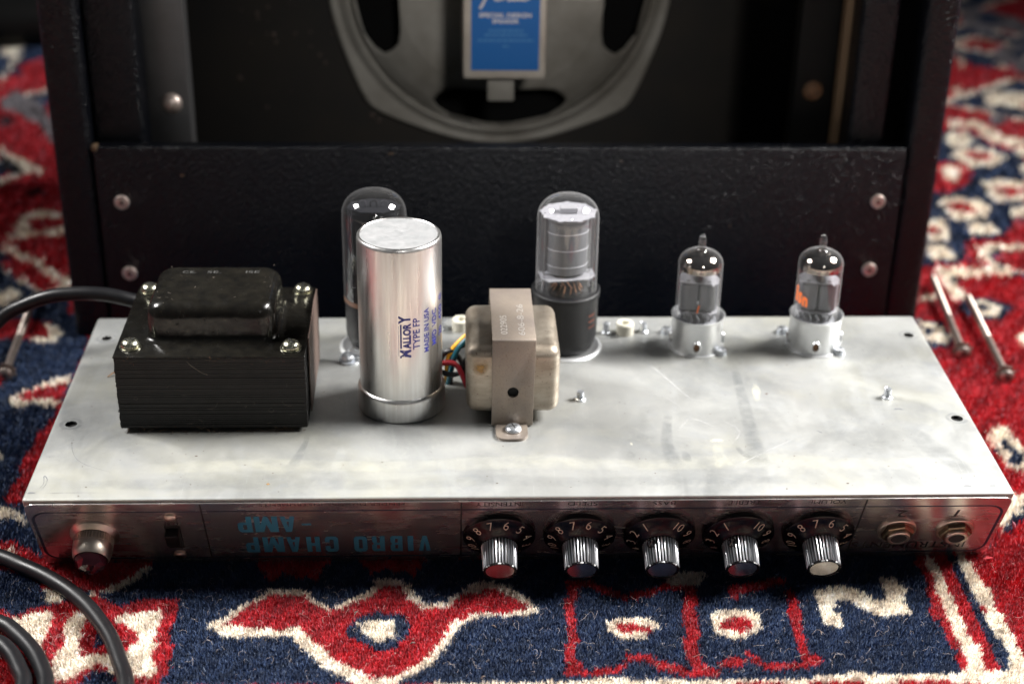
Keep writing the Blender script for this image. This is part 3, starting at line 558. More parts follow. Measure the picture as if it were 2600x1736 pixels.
def px(v,s): # columns of the big upside-down lettering, measured on the panel
    return (-39.0-(1985-v)/(1985-390)*(117.0-39.0)) if s==0 else (-94.8-(835-v)/(835-355)*(118.8-94.8))
BL={'I':[[(0,0),(1,0),(1,1),(0,1)]],'V':[[(0,1),(.36,1),(.5,.32),(.64,1),(1,1),(.68,0),(.32,0)]],
'B':[[(0,0),(.38,0),(.38,1),(0,1)],[(.38,0),(.85,0),(.85,.17),(.38,.17)],[(.38,.43),(.85,.43),(.85,.57),(.38,.57)],[(.38,.83),(.85,.83),(.85,1),(.38,1)],[(.62,.17),(.85,0),(1,.1),(1,.42),(.85,.5),(.62,.43)],[(.62,.57),(.85,.5),(1,.58),(1,.9),(.85,1),(.62,.83)]],
'R':[[(0,0),(.38,0),(.38,1),(0,1)],[(.38,.43),(.85,.43),(.85,.57),(.38,.57)],[(.38,.83),(.85,.83),(.85,1),(.38,1)],[(.64,.57),(.85,.5),(1,.58),(1,.9),(.85,1),(.64,.83)],[(.64,0),(1,0),(.96,.38),(.85,.5),(.6,.43)]],
'O':[[(0,.14),(.36,.2),(.36,.8),(0,.86)],[(1,.14),(1,.86),(.64,.8),(.64,.2)],[(0,.14),(.16,0),(.84,0),(1,.14),(.64,.2),(.36,.2)],[(0,.86),(.36,.8),(.64,.8),(1,.86),(.84,1),(.16,1)]],
'C':[[(0,.14),(.36,.2),(.36,.8),(0,.86)],[(.64,.2),(1,.14),(1,.38),(.64,.38)],[(.64,.62),(1,.62),(1,.86),(.64,.8)],[(0,.14),(.16,0),(.84,0),(1,.14),(.64,.2),(.36,.2)],[(0,.86),(.36,.8),(.64,.8),(1,.86),(.84,1),(.16,1)]],
'H':[[(0,0),(.37,0),(.37,1),(0,1)],[(.63,0),(1,0),(1,1),(.63,1)],[(.37,.42),(.63,.42),(.63,.6),(.37,.6)]],
'A':[[(0,0),(.34,0),(.5,.72),(.5,1),(.3,1)],[(1,0),(.7,1),(.5,1),(.5,.72),(.66,0)],[(.38,.17),(.62,.17),(.58,.34),(.42,.34)]],
'M':[[(0,0),(.25,0),(.25,1),(0,1)],[(.75,0),(1,0),(1,1),(.75,1)],[(.25,1),(.25,.55),(.42,0),(.5,0),(.5,.5),(.36,1)],[(.75,1),(.64,1),(.5,.5),(.5,0),(.58,0),(.75,.55)]],
'P':[[(0,0),(.38,0),(.38,1),(0,1)],[(.38,.37),(.85,.37),(.85,.52),(.38,.52)],[(.38,.83),(.85,.83),(.85,1),(.38,1)],[(.64,.52),(.85,.37),(1,.48),(1,.88),(.85,1),(.64,.83)]]}
def block(c,x0,x1,s0,s1):
    m=MB(); w=abs(x1-x0)
    for q in BL[c]: m.prism([(x*w,y*(s1-s0)) for x,y in q],0,.03)
    obj('heavy_letter',m,M_['teal'],plate,PW(max(x0,x1),s0,.72))
for c,a,b in (('V',1885,1990),('I',1790,1840),('B',1640,1745),('R',1480,1592),('O',1325,1440),('C',1075,1190),('H',915,1032),('A',745,865),('M',540,720),('P',390,505)):
    block(c,px(a,0),px(b,0),29.4,42)
for c,a,b in (('A',710,835),('M',495,690),('P',355,475)): block(c,px(a,1),px(b,1),12.6,25.2)
ptext('-',-92.3,-88.4,18.5,19.9,M_['teal'],name='heavy_letter')
# knobs
def rad_fl(r,z,a,k):
    return r*(1+.042*max(-1,min(.6,1.6*math.cos(38*a))))
def make_knob(x,turn,glyph_scale,inlay_m,first,setscrew,label):
    W=PW(x,27,.8)
    sk=MB().lathe([(3,0),(15.2,.2),(15.4,1.2),(15.2,2.4),(14.6,2.9),(12.6,3.5),(10.4,4.6),(9.0,5.9),(8.1,6.6),(7.6,6.8),(6.95,6.9),(6.5,17.9),(6.4,18.2)],66)
    sk.lathe([(6.2,17.6),(6.95,18.2),(6.9,18.9),(6.3,19.0),(5.9,18.5),(2,18.4)],66,rad=lambda r,z,a,k:r*(1+(.02*math.cos(33*a) if k in (1,2) else 0)))
    kn=obj('knob',sk,M_['knob'],ch,W,label=label)
    gr=MB(); nr=33
    for q in range(nr):
        ring=[]
        for rr,z in ((7.25,6.7),(7.55,7.0),(7.05,17.9),(6.7,18.3)):
            row=[]
            for da,dr in ((-.30,-.75),(-.24,-.12),(0,.12),(.24,-.12),(.30,-.75)):
                a=2*math.pi*(q+da)/nr; row.append(((rr+dr)*math.cos(a),(rr+dr)*math.sin(a),z))
            ring.append(row)
        gr.loft(ring)
    obj('fluted_grip',gr,M_['chrome'],kn,W)
    il=MB().lathe([(5.95,18.55),(5.2,18.50),(.01,18.62)],48); obj('end_disc',il,inlay_m,kn,W)
    for i in range(10):
        th=R(turn+(6-(i+1))*32.0); phi=math.pi-th
        m=text_shape(str(i+1),None,3.7,-.012); w=max(v[0] for v in m.v)
        m.v=[(vx-w/2,vy-1.85,0.) for vx,vy,vz in m.v]
        r0=12.1; cx,cy=-r0*math.sin(th),-r0*math.cos(th)
        tilt=Matrix.Rotation(R(20),4,'X')  # lies on the flared skirt
        M=Matrix.Translation((cx,cy,4.0))@Matrix.Rotation(phi-math.pi+math.pi,4,'Z')
        # skirt falls away outwards: letters' top (outer side) lower
        v2=[]
        Rz=Matrix.Rotation(phi,3,'Z')
        for vx,vy,vz in m.v:
            p=Rz@Vector((vx,vy,0)); q=Vector((cx+p.x,cy+p.y)); rr=q.length
            zz=float(np.interp(rr,[9,10.4,12.6,14.6,15.2],[5.9,4.6,3.5,2.9,2.4]))+.06; v2.append((q.x,q.y,zz))
        m.v=v2; obj('numeral',m,M_['numeral'],kn,W)
    if setscrew is not None:
        a=R(setscrew); d=Vector((-math.sin(a),-math.cos(a),0)) # direction out of the grip
        Q=d.to_track_quat('Z','Y').to_matrix().to_4x4()
        Mx=Matrix.Translation(tuple(d*6.3+Vector((0,0,9.2))))@Q
        s=MB().lathe([(2.1,0),(2.1,1.35),(1.75,1.4),(1.7,1.1),(.01,1.1)],20,Mx); st=obj('set_screw',s,M_['ink'],kn,W)
        sl=MB().box(-1.5,1.5,-.25,.25,1.1,1.25).xf(Mx@Matrix.Rotation(R(50),4,'Z')); obj('screw_slot',sl,M_['nickel'],kn,W)
    return kn
M_['inlay_pink']=M_['inlay']; 
make_knob(-9.9,13,1,M_['inlay'],1,None,'knob marked intensity, its end disc tinted pink')
make_knob(24.1,15,1,M_['inlay'],0,None,'knob marked speed, its skirt numerals worn faint')
make_knob(57.9,37+4*32-0,1,M_['inlay'],0,-38,'knob marked bass, with a set screw in its grip')
make_knob(91.6,37+4*32+1,1,M_['inlay'],0,-36,'knob marked treble, with a set screw in its grip')
make_knob(125.9,16,1,M_['inlay'],0,None,'knob marked volume, its end disc pale cream')
# jacks
for x in (160,184.9):
    W=PW(x,27.3,.75)
    j=obj('input_jack',MB().lathe([(4.2,0),(8.2,0),(8.2,.7),(7.8,1.0),(4.2,1.0)],40),M_['nickel'],ch,W,label='jack socket marked '+('2' if x<170 else '1'))
    a0=.3 if x<170 else .15
    hexp=[(7.0*math.cos(a0+i*math.pi/3),7.0*math.sin(a0+i*math.pi/3)) for i in range(6)]
    m=MB(); rr=[[(x_*s,y_*s,z) for x_,y_ in hexp] for s,z in ((1,1.0),(1,2.9),(.92,3.3))]; m.loft(rr)
    obj('hex_nut',m,M_['brass'],j,W)
    obj('bushing',MB().lathe([(4.9,3.2),(4.9,4.6),(4.5,4.9),(3.6,4.9),(3.3,4.4),(3.2,3.35)],32),M_['nickel'],j,W)
    obj('jack_hole',MB().lathe([(3.55,4.62),(.01,4.60)],24),M_['hole'],j,W)  # dark disc stands in for the shade inside the socket
# pilot light
W=PW(-178.7,25.8,.75)
pl=obj('pilot_light',MB().lathe([(5,0),(10.2,0),(10.2,.6),(9.3,1.5),(8.3,2.4),(7,2.4)],48),M_['nickel'],ch,W,label='pilot light with a dark red faceted jewel')
kr=lambda r,z,a,k: r*(1+(.035*max(-1,min(1,3*math.cos(44*a))) if k in (1,2) else 0))
obj('jewel_collar',MB().lathe([(7.4,2.2),(8.0,2.5),(8.0,5.4),(8.15,5.8),(8.25,6.1),(8.1,6.6),(8.15,8.2),(7.7,11.0),(7.0,12.2),(6.7,11.9)],44*6,rad=kr),M_['nickel'],pl,W)
def facet():
    m=MB(); rings=[]; n=10
    for r,z,of in ((6.9,11.6,0),(6.8,12.6,.5),(6.1,14.6,0),(4.4,16.8,.5),(2.0,18.1,0),(.01,18.4,.5)):
        rings.append([(r*math.cos(2*math.pi*(i+of)/n),r*math.sin(2*math.pi*(i+of)/n),z) for i in range(n)])
    return m.loft(rings,False,False)
obj('jewel',facet(),M_['jewelcore'],pl,W,ang=5)
# slide switch
W=PW(-146,28.3,.72)
sw=obj('slide_switch',MB().box(-3.3,3.3,-9,9,0,.25),M_['hole'],ch,W,label='black slide switch between two small screws')
obj('slider',MB().rbox(-2.9,2.9,-7.5,1,.2,4.6,.6),M_['black'],sw,W)
def pan_head(m=None,r=2.6,h=1.6):
    return MB().lathe([(r*.9,0),(r,.15*h),(r*.98,.45*h),(r*.8,.8*h),(r*.45,.97*h),(.01,h)],24)
def cross(r,h,wd=.5,rot=0):
    M=Matrix.Rotation(R(rot),4,'Z'); return MB().box(-r*.55,r*.55,-wd*.5,wd*.5,h-.25,h+.03).box(-wd*.5,wd*.5,-r*.55,r*.55,h-.25,h+.035).xf(M)
for s in (12.9,43.6):
    Wx=PW(-145.7,s,.72); a=obj('switch_screw',pan_head(r=2.7,h=1.5),M_['nickel'],sw,Wx)
def screw(name,x,y,z,r,h,m,parent,rot=20,washer=0,one=False,zb=0,label=None):
    W=T(x,y,z); mb=MB()
    s=obj(name,pan_head(r=r,h=h).xf(Matrix.Translation((0,0,zb))),m,parent,W,label=label)
    return s
def bar_cross(x,y,z,r,h,parent,rot=20,one=False,wd=.6):
    W=T(x,y,z); M=Matrix.Rotation(R(rot),4,'Z'); mb=MB().box(-r*.62,r*.62,-wd*.5,wd*.5,h*.72,h+.02)
    if not one: mb.box(-wd*.5,wd*.5,-r*.62,r*.62,h*.72,h+.03)
    obj('recess',mb.xf(M),M_['slot'],parent,W)
# ---------------------------------------------------------------- power transformer
pt=obj('power_transformer',MB().box(-170,-95,56,118,2.6,36.2),M_['lamin'],ch,label='large black power transformer on the left end of the chassis')
lm=MB(); nl=32
for i in range(nl):
    z0=3+i*(33.3/nl); e=rng.uniform(-.18,.18); f=rng.uniform(-.2,.2)
    lm.box(-173+e,-92.3+f,53.1+rng.uniform(0,.25),121+rng.uniform(-.3,.3),z0,z0+33.3/nl*.88)
obj('lamination_stack',lm,M_['lamin'],pt,kind='stuff')
obj('bottom_frame',MB().box(-172.8,-92.5,53.5,120.6,2.2,2.95),M_['lamin'],pt)
cv=MB()
cv.rbox(-173.3,-92.1,52.9,121.2,36.4,37.4,.35,2)
rings=[]; cx,cy,hx,hy=-133.3,88.8,27.8,21.8
for off,z,r in ((3.2,37.35,8),(1.3,37.7,7),(.3,38.6,6.2),(0,40,6),(-.2,47.6,6.4),(-.6,50.3,6.4),(-1.4,52.2,6.4),(-2.7,53.6,6),(-4.4,54.4,5.5),(-7,54.7,5)):
    rings.append([(x,y,z) for x,y in rrect(hx+off,hy+off,r,7,cx,cy)])
cv.loft(rings)
obj('bell_cover',cv,M_['cover'],pt,ang=50)
for i,(x,y) in enumerate(((-167.2,62.2),(-98.5,60.6),(-97.6,116.6),(-167.6,117.6))):
    w=obj('corner_screw',MB().lathe([(2,0),(4.7,0),(4.7,.5),(4.2,.6),(2,.6)],28).lathe([(3.7,.6),(4.0,1.0),(3.9,1.9),(3.2,2.9),(1.9,3.6),(.01,3.8)],28),M_['screwy'],pt,T(x,y,37.4))
    bar_cross(x,y,37.4,3.4,3.75,pt,rot=(25,-60,80,10)[i],one=True,wd=.7)
    obj('rusty_spacer',MB().lathe([(3.6,0),(3.9,.8),(3.7,2.6)],14,rad=lambda r,z,a,k:r*(1+.06*math.sin(5*a+k)),cap0=True,cap1=True),M_['rust'],pt,T(x+(3 if x<-130 else -3),y,.0))
fpp=MB().prism([(66,3),(117,3.5),(118.5,20),(117,38.5),(100,40.2),(80,38.8),(66,39.4),(65.2,20)],0,.5)
obj('fish_paper_panel',fpp.xf(Matrix(((0,0,1,-91.7),(1,0,0,0),(0,1,0,0),(0,0,0,1)))),M_['paper'],pt)
for t,x0,x1 in (('CE.',-149,-143),('SE.',-138,-132),('ISE',-121,-115)):
    obj('stamped_lettering',text_shape(t,x1-x0,2.2,0),M_['stampdark'],pt,T(x0,99.5,54.77))
lint=MB()
for k in range(20):
    x=rng.uniform(-170,-96); y=52.6; z=rng.uniform(3,36) if k<12 else rng.uniform(1,5); a=rng.uniform(-.6,.6)+(3.14 if rng.random()<.5 else 0); l=rng.uniform(1.5,7); cvv=rng.normal(0,.5); q=[]
    for i in range(8): q.append((x,y-.1-abs(math.sin(i))*.3,z)); x+=math.cos(a)*l/7; z+=math.sin(a)*l/7; a+=cvv
    lint.tube(q,.03,3)
lint.tube(catmull([(-142,52.8,35),(-140,52.4,33),(-136,52.3,30),(-133.5,52.4,28.8)],4),.07,4)
for k in range(22):
    x=rng.uniform(-160,-108); y=rng.uniform(68,108); z=54.75; a=rng.uniform(0,6.28); l=rng.uniform(.6,2.4); q=[]
    for i in range(5): q.append((x,y,z)); x+=math.cos(a)*l/5; y+=math.sin(a)*l/5; a+=rng.normal(0,.4)
    lint.tube(q,.035,3)
obj('dust_lint',lint,M_['dust'],pt,kind='stuff')
bt=MB()
for k in range(110):
    x=rng.uniform(-172,-93); z=abs(rng.normal(0,1.6))+.4; y=52.9-rng.uniform(0,1.6); a=rng.uniform(0,6.28); l=rng.uniform(.5,2.6); q=[]
    if k>85: z=rng.uniform(34,37.6); y=52.6
    for i in range(5): q.append((x,y,max(z,.15))); x+=math.cos(a)*l/5; z+=math.sin(a)*l/5; a+=rng.normal(0,.6)
    bt.tube(q,.05,3)
obj('fluff',bt,M_['rust'],pt,kind='stuff')
# glue curl beside it
ga=MB().tube(catmull([(-188,103,.4),(-184,107,1.4),(-180,104,1.1),(-177.5,99,1.0),(-175.2,96,2.2)],5),[.25]*5+[.5]*6+[1.1]*6+[1.5]*4,7)
obj('glue_curl',ga,M_['amber'],ch,label='curled sliver of amber glue left of the power transformer')
# ---------------------------------------------------------------- capacitor
cx,cy=-52,78.6
cap=obj('filter_capacitor',MB().lathe([(18.35,8),(18.3,81.6),(18.1,82.6),(17.6,83.2),(16.9,83.3),(16.6,83.0)],96),M_['alum'],ch,T(cx,cy,0),label='tall silver can capacitor with blue stamped lettering')
obj('can_top',MB().lathe([(16.65,82.95),(12,82.85),(.01,82.8)],96),M_['alumtop'],cap,T(cx,cy,0))
obj('clamp_ring',MB().lathe([(19.0,0),(19.5,.6),(19.55,2),(19.5,9.2),(19.3,10.3),(18.8,11.1),(18.3,11.4)],96),M_['alum'],cap,T(cx,cy,0))
def captext(t,a0,a1,z0,z1,bold=0.,sp=1.):
    """reads upwards; letter tops towards the picture's left. a0,a1: degrees round the can from the camera side"""
    r=18.42; h=R(a1-a0)*r; m=text_shape(t,z1-z0,h,bold,sp); v=[]
    for x,y,_ in m.v:
        a=R(a1)-y/r; rr=r; v.append((rr*math.sin(a),-rr*math.cos(a),z0+x))
    m.v=v; obj('stamp_lettering',m,M_['capink'],cap,T(cx,cy,0))
captext('M',.5,16,32.4,36.3,.05); captext('ALLOR',4.6,16,36.7,49.0,.05); captext('Y',-1.0,15.4,48.9,52.8,.05)
captext('TYPE FP',18.5,28.5,36.0,51,.02); captext('MADE IN USA',35,43.5,33.4,54.4,.018)
captext('MFD',49.5,59,35.2,42.4,.015); captext('VDC',49.5,59,44.0,52.4,.015); captext('20',66,77,37.6,41.8,.01); captext('450',66,77,45,52.2,.01); captext('@',66,77,54.5,57.5,.0)
for a0,a1,z0,z1 in ((1.0,3.3,37.0,48.6),(-1.2,-.7,33.4,48)):
    m=MB(); r=18.42; m.add([(r*math.sin(R(a)),-r*math.cos(R(a)),z) for a in (a0,a1) for z in (z0,z1)],[(0,1,3,2)]); obj('stamp_bar',m,M_['capink'],cap,T(cx,cy,0))
# ---------------------------------------------------------------- output transformer
ot=empty('output_transformer',-3,83,0,ch); ot['label']='small tan steel output transformer under a speckled strap'
cb=MB().rbox(-23.2,17.8,59.4,106.5,4.5,37,5,5)
obj('steel_bell',cb,M_['otcase'],ot,ang=60)
obj('core_bottom',MB().box(-10.5,4.5,59,107,2,6),M_['hole'],ot)
stp=MB()
def strap_outline():
    y0,y1,zt,t=56.6,108.6,43,1.3; r=1.2; P=[(y0,.6)]
    P+=[(y0,zt-r),(y0+r*.3,zt-r*.3),(y0+r,zt),(y1-r,zt),(y1-r*.3,zt-r*.3),(y1,zt-r),(y1,.6),(y1-t,.6),(y1-t,zt-t),(y0+t,zt-t),(y0+t,.6)]
    return P
pr=strap_outline()
for k in range(len(pr)-1): pass
def strap_mesh():
    bm=bmesh.new(); a=[bm.verts.new((-12.1,y,z)) for y,z in pr]; b=[bm.verts.new((6.0+(.7 if z>30 else 0),y,z)) for y,z in pr]; n=len(pr)
    for i in range(n): bm.faces.new((a[i],a[(i+1)%n],b[(i+1)%n],b[i]))
    bm.faces.new(a[::-1]); bm.faces.new(b); bmesh.ops.recalc_face_normals(bm,faces=bm.faces)
    for v in bm.verts: v.co=v.co*MM
    me=bpy.data.meshes.new('strap'); bm.to_mesh(me); bm.free(); me.materials.append(M_['otstrap']); o=bpy.data.objects.new('strap',me); C.objects.link(o)
    cut=MB().lathe([(2.45,-5),(2.45,5)],28,cap0=True,cap1=True).xf(Matrix.Translation((-2.9,57.2,17.2))@Matrix.Rotation(R(90),4,'X'))
    co=bpy.data.objects.new('cutter',mesh_of('cutter',cut,M_['rustedge'])); C.objects.link(co)
    md=o.modifiers.new('b','BOOLEAN'); md.object=co; md.solver='EXACT'
    bv=o.modifiers.new('c','BEVEL'); bv.width=.25*MM; bv.segments=2; bv.limit_method='ANGLE'
    dg=bpy.context.evaluated_depsgraph_get(); me2=bpy.data.meshes.new_from_object(o.evaluated_get(dg)); o.modifiers.clear(); o.data=me2; bpy.data.objects.remove(co)
    smooth(me2,35); place(o,T(0,0,0),ot); return o
strap_mesh()
obj('core_plate',MB().box(-11,5,58.6,59.3,5,38),M_['hole'],ot)
for back in (0,1):
    pts=[(-10.4,13.6),(3.6,13.6)]+[(3.6-4.6+4.6*math.cos(a),5.0-5.0*math.sin(a)) for a in np.linspace(0,math.pi/2,8)]+[(-10.4+4.6-4.6*math.cos(a),5.0-5.0*math.sin(a)) for a in np.linspace(math.pi/2,0,8)]
    m=MB().prism(pts,.02,1.3)
    if back: m.xf(Matrix.Translation((0,165.2,0))@Matrix.Scale(-1,4,(0,1,0))); m.f=[f[::-1] for f in m.f]
    else: m.xf(Matrix.Translation((0,43.9,0)))
    obj('mounting_foot',m,M_['otstrap'],ot,ang=20)
W=T(-2.7,51.6,1.3); fs=obj('foot_screw',pan_head(r=3.7,h=2.3),M_['screw'],ot,W); bar_cross(-2.7,51.6,1.3,3.2,2.28,ot,rot=20)
for t,x0,l0,l1 in (('022905',-5.4,62,80),('606-8-26',2.2,61,91)):
    m=text_shape(t,l1-l0,2.9,.0); m.xf(Matrix.Translation((x0,l0,43.03))@Matrix.Rotation(R(90),4,'Z')); obj('stamped_lettering',m,M_['stamp'],ot)
def ambr(x,y,z,r,nrm):
    n=24; v=[(0,0,0)];
    for i in range(n): v.append((r*math.cos(2*math.pi*i/n),r*math.sin(2*math.pi*i/n)*1.1,0))
    return v,[(0,i+1,(i+1)%n+1) for i in range(n)]
def density_obj(name,V,F,D,m,parent,kind=None):
    me=bpy.data.meshes.new(name); me.from_pydata([(x*MM,y*MM,z*MM) for x,y,z in V],[],F); me.update(); me.materials.append(m)
    at=me.attributes.new('opacity','FLOAT','POINT'); at.data.foreach_set('value',[float(d) for d in D]); o=bpy.data.objects.new(name,me); C.objects.link(o); place(o,T(0,0,0),parent)
    if kind: o['kind']=kind
    return o
v,f=ambr(0,0,0,4.2,0); M=Matrix.Translation((-17.2,59.3,28.5))@Matrix.Rotation(R(90),4,'X'); density_obj('varnish_spot',[tuple(M@Vector(p)) for p in v],f,[1.6]+[0]*24,M_['ambermark'],ot)
# wires
WR=[('wy',[(-20,98,25.2),(-23,97,24),(-26,96,21.4),(-29,96,17.6),(-31,97,12),(-32,98,0)]),
('wt',[(-20,95,25),(-23,94,23.6),(-26,93,20.5),(-28,93,16),(-29,94,11),(-31,96,0)]),
('wk',[(-20,97,21),(-24,97,19.5),(-28,96,18),(-32.5,96,16),(-35,97,10),(-36,98,0)]),
('wk',[(-20,94,6),(-23.5,93,8),(-24.6,93,12),(-27,95,15),(-29.5,95,13),(-30,96,0)]),
('wk',[(-36,93,9),(-32,92,7.4),(-28,92,7),(-25.2,92.5,8.6),(-24,94,12),(-21,96,14)]),
('wr',[(-20,88,-1.0+2),(-22.5,88.5,3),(-24.5,90,7.5),(-27,91,12),(-30,91,13.6),(-34,92,12.5),(-37,94,8)])]
for k,q in WR: obj('lead_wire',MB().tube(catmull(q,7),1.25,12),M_[k],ot,label={'wy':'yellow lead wire','wt':'teal lead wire','wk':'black lead wire','wr':'red lead wire'}[k])
# ---------------------------------------------------------------- small hardware on the top
def stud(x,y,r=1.7,h=4.2):
    m=MB().lathe([(2.5,0),(2.5,.7),(r+.3,1.1)],20)
    pr=[(r,1.0)]; z=1.0
    while z<h: pr+=[(r*1.0,z),(r*.94,z+.25)]; z+=.5
    pr+=[(r*.8,h),(.01,h+.1)]; m.lathe(pr,18); return obj('screw_tip',m,M_['screw'],ch,T(x,y,0))
for x,y,h in ((28.9,80.6,4.2),(170,81,4.6),(46.8,147,5.4),(65.1,148,4.6),(-33,152,4.8)): stud(x,y,h=h)
for x,y in ((55.8,146.5),(-24.6,151)):
    obj('insulated_eyelet',MB().lathe([(4.4,0),(4.4,5.2),(3.9,5.8),(2.5,5.8),(2.3,5.2),(2.2,3),(.01,3)],28),M_['ceramic'],ch,T(x,y,0))
# octal sockets' retaining rings
for x,y in ((25.2,133.2),(-65,133.2)):
    obj('socket_ring',MB().lathe([(12,0),(17.9,0),(17.9,.7),(17.3,1.3),(16.2,1.5),(15.2,1.0),(12,1.0)],48),M_['shield'],ch,T(x,y,0))
sc=obj('socket_screw',pan_head(r=3.7,h=2.6),M_['screw'],ch,T(-78.3,118.2,1.6)); obj('clip_washer',MB().lathe([(5,0),(5,1.2),(2,1.6)],20,cap1=True),M_['screw'],ch,T(-77.5,118.4,0)); bar_cross(-78.3,118.2,1.6,3.2,2.5,sc,30)
obj('retainer_clip',MB().tube(catmull([(-79,118.5,1),(-78,121,3.8),(-76,123,4.6),(-73,124,2.5),(-70,124,1)],4),.8,8),M_['screw'],ch)
# miniature tube shields
def shield(cx,cy):
    W=T(cx,cy,0)
    def prf(r,z,a,k): return r
    s=obj('tube_shield',MB().lathe([(12.2,0),(12.35,.6),(12.35,15.6),(12.7,16.8),(12.9,17.4),(12.5,17.5),(12.0,16.6),(11.9,2)],64),M_['shield'],ch,W)
    obj('base_flange',MB().lathe([(9,0),(13.6,0),(13.6,.5),(12,.8)],40),M_['shield'],s,W)
    for az in (-98,-178,-10,82):
        a=R(az); d=Vector((math.cos(a),math.sin(a),0)); Q=d.to_track_quat('Z','Y').to_matrix().to_4x4()
        Mx=Matrix.Translation(tuple(d*11.9+Vector((0,0,5.3))))@Q
        obj('bayonet_boss',MB().lathe([(3.3,.0),(3.1,.9),(2.6,1.5),(2.2,1.5),(2.0,.9)],20).xf(Mx@Matrix.Scale(.72,4,(1,0,0))),M_['shield'],s,W)
        obj('boss_hole',MB().lathe([(2.1,1.0),(.01,.98)],16).xf(Mx@Matrix.Scale(.72,4,(1,0,0))),M_['rust'],s,W)
    for dx,dy in ((10.6,-8.6),(-12.4,13.6)):
        q=obj('shield_screw',pan_head(r=2.9,h=2.3).xf(Matrix.Translation((dx,dy,.9))).lathe([(3.2,0),(3.2,.9),(2.5,.95)],20,Matrix.Translation((dx,dy,0))),M_['screw'],s,W); bar_cross(cx+dx,cy+dy,.9,2.6,2.25,s,rot=40)
shield(89.1,133); shield(146.4,133)
dk=MB()
for k in range(420):
    x=rng.uniform(-200,200); y=rng.uniform(3,160); r=float(np.clip(rng.lognormal(-1.75,.45),.07,.55)); n_=6; e=rng.uniform(.5,1.6)
    dk.add([(x,y,.11)]+[(x+r*e*math.cos(2*math.pi*i/n_),y+r*math.sin(2*math.pi*i/n_),.03) for i in range(n_)],[(0,1+i,1+(i+1)%n_) for i in range(n_)])
obj('dirt_specks',dk,M_['paper'],ch,kind='stuff')
# stains, drips and scratches on the plated top
def strip(pts,m,dens=1.0,name='stain',z=.03):
    """pts: (x,y,halfwidth); feathered across"""
    V=[];F=[];D=[]
    P=catmull([(a,b,c) for a,b,c in pts],6); n=len(P)
    for i,p in enumerate(P):
        q=Vector(P[min(i+1,n-1)][:2])-Vector(P[max(i-1,0)][:2]); q.normalize(); nn=Vector((-q.y,q.x)); e=min(1,min(i,n-1-i)/3)
        for t,dn in ((-1,0),(-.6,.75),(0,1),(.6,.8),(1,0)):
            V.append((p[0]+nn.x*p[2]*t,p[1]+nn.y*p[2]*t,z)); D.append(dn*dens*e)
    for i in range(n-1):
        for j in range(4): F.append((i*5+j,i*5+j+1,(i+1)*5+j+1,(i+1)*5+j))
    return density_obj(name,V,F,D,m,ch,kind=None)
strip([(68,70,2.2),(65.5,56,2.6),(63.8,42,3.2),(64.3,32,3.8),(65,24,4.2)],M_['drip_dark'],.24,'water_stain')
strip([(104.5,112,2.4),(103.6,92,2.6),(103,72,3.4),(102.3,56,3.6),(101.6,44,4.2),(101,33,5.2),(101,23,6)],M_['drip_dark'],.24,'water_stain',.035)
strip([(93.5,40,1),(95,34,1.6),(97.5,29,1.8)],M_['drip_dark'],.24,'water_stain',.04)
strip([(46.8,36,.5),(46.9,32.4,2.2),(46.9,29.5,1.8)],M_['drip_dark'],.24,'water_stain'); strip([(70.5,36,.6),(70.6,31,2.3),(70.6,26,2)],M_['drip_dark'],.24,'water_stain'); strip([(77.3,37.6,.9),(77.4,35.5,.9)],M_['drip_dark'],.24,'water_stain')
strip([(111.2,95,.6),(111.1,91,1.6),(110.8,88,2.3),(109.5,78,1.2)],M_['drip_cream'],.5,'residue_drip',.045)
strip([(82.5,43.6,1.2),(86,44,1.6),(89,43.2,1.2)],M_['drip_cream'],.5,'residue_drip',.045); strip([(85.8,42,2),(85,34,3),(85.2,26,4),(87,21,5)],M_['drip_cream'],.18,'residue_drip',.05)
strip([(48.2,43,.5),(48.2,40,.7)],M_['drip_cream'],.5,'residue_drip')
strip([(-92,52,1.2),(-93,42,1.6),(-95.5,30,2.6),(-97,24,3)],M_['drip_dark'],.22,'water_stain')
strip([(-190,12,3),(-150,11.5,5),(-100,13,6),(-60,10,4.5),(-20,13,5.5),(30,11,4.5),(80,13,5),(120,11,3)],M_['drip_dark'],.11,'water_stain',.03)
strip([(-165,23,4),(-110,26,6),(-60,24,5),(0,27,6.5),(50,24,5),(100,27,7),(150,24,5),(180,27,4)],M_['drip_cream'],.13,'residue_band',.025)
strip([(172,55,4),(178,40,7),(184,26,6),(190,14,3)],M_['drip_dark'],.15,'water_stain')
strip([(60.9,120.7,.22),(68,106,.3),(75,90,.25),(81,77.4,.2)],M_['scratch'],.45,'scratch',.06)
strip([(86.8,19.7,.15),(104,33,.2),(124,48,.15)],M_['scratch'],.4,'scratch',.06)
strip([(70,52,.15),(76,62,.18),(82,60,.18),(87,54,.15)],M_['scratch'],.6,'scratch',.06)
strip([(58,90,.12),(68,82,.15),(76,70,.12)],M_['scratch'],.5,'scratch',.06)
strip([(92,40,.12),(97,52,.15),(90,62,.12)],M_['scratch'],.5,'scratch',.06)
strip([(52,147,.12),(53,135,.14),(56,122,.12)],M_['scratch'],.6,'scratch',.06)
strip([(-193.5,49.7,.12),(-190.5,37,.14),(-184.6,28.2,.12),(-170,20,.1)],M_['pencil'],.4,'scuff_line',.06)
strip([(-197.5,7.5,.2),(-196.5,12,.25),(-196.8,16,.3),(-198.6,18.6,.25),(-197.6,13,.2),(-198.4,9,.2)],M_['pencil'],.8,'scuff_line',.06)
strip([(-203,5.6,.6),(-201,5.8,.7),(-199,5.6,.3)],M_['pencil'],.7,'scuff_line',.06)
strip([(-198,5.4,.12),(-186,5.6,.15),(-170,5.4,.1)],M_['pencil'],.6,'scuff_line',.065)
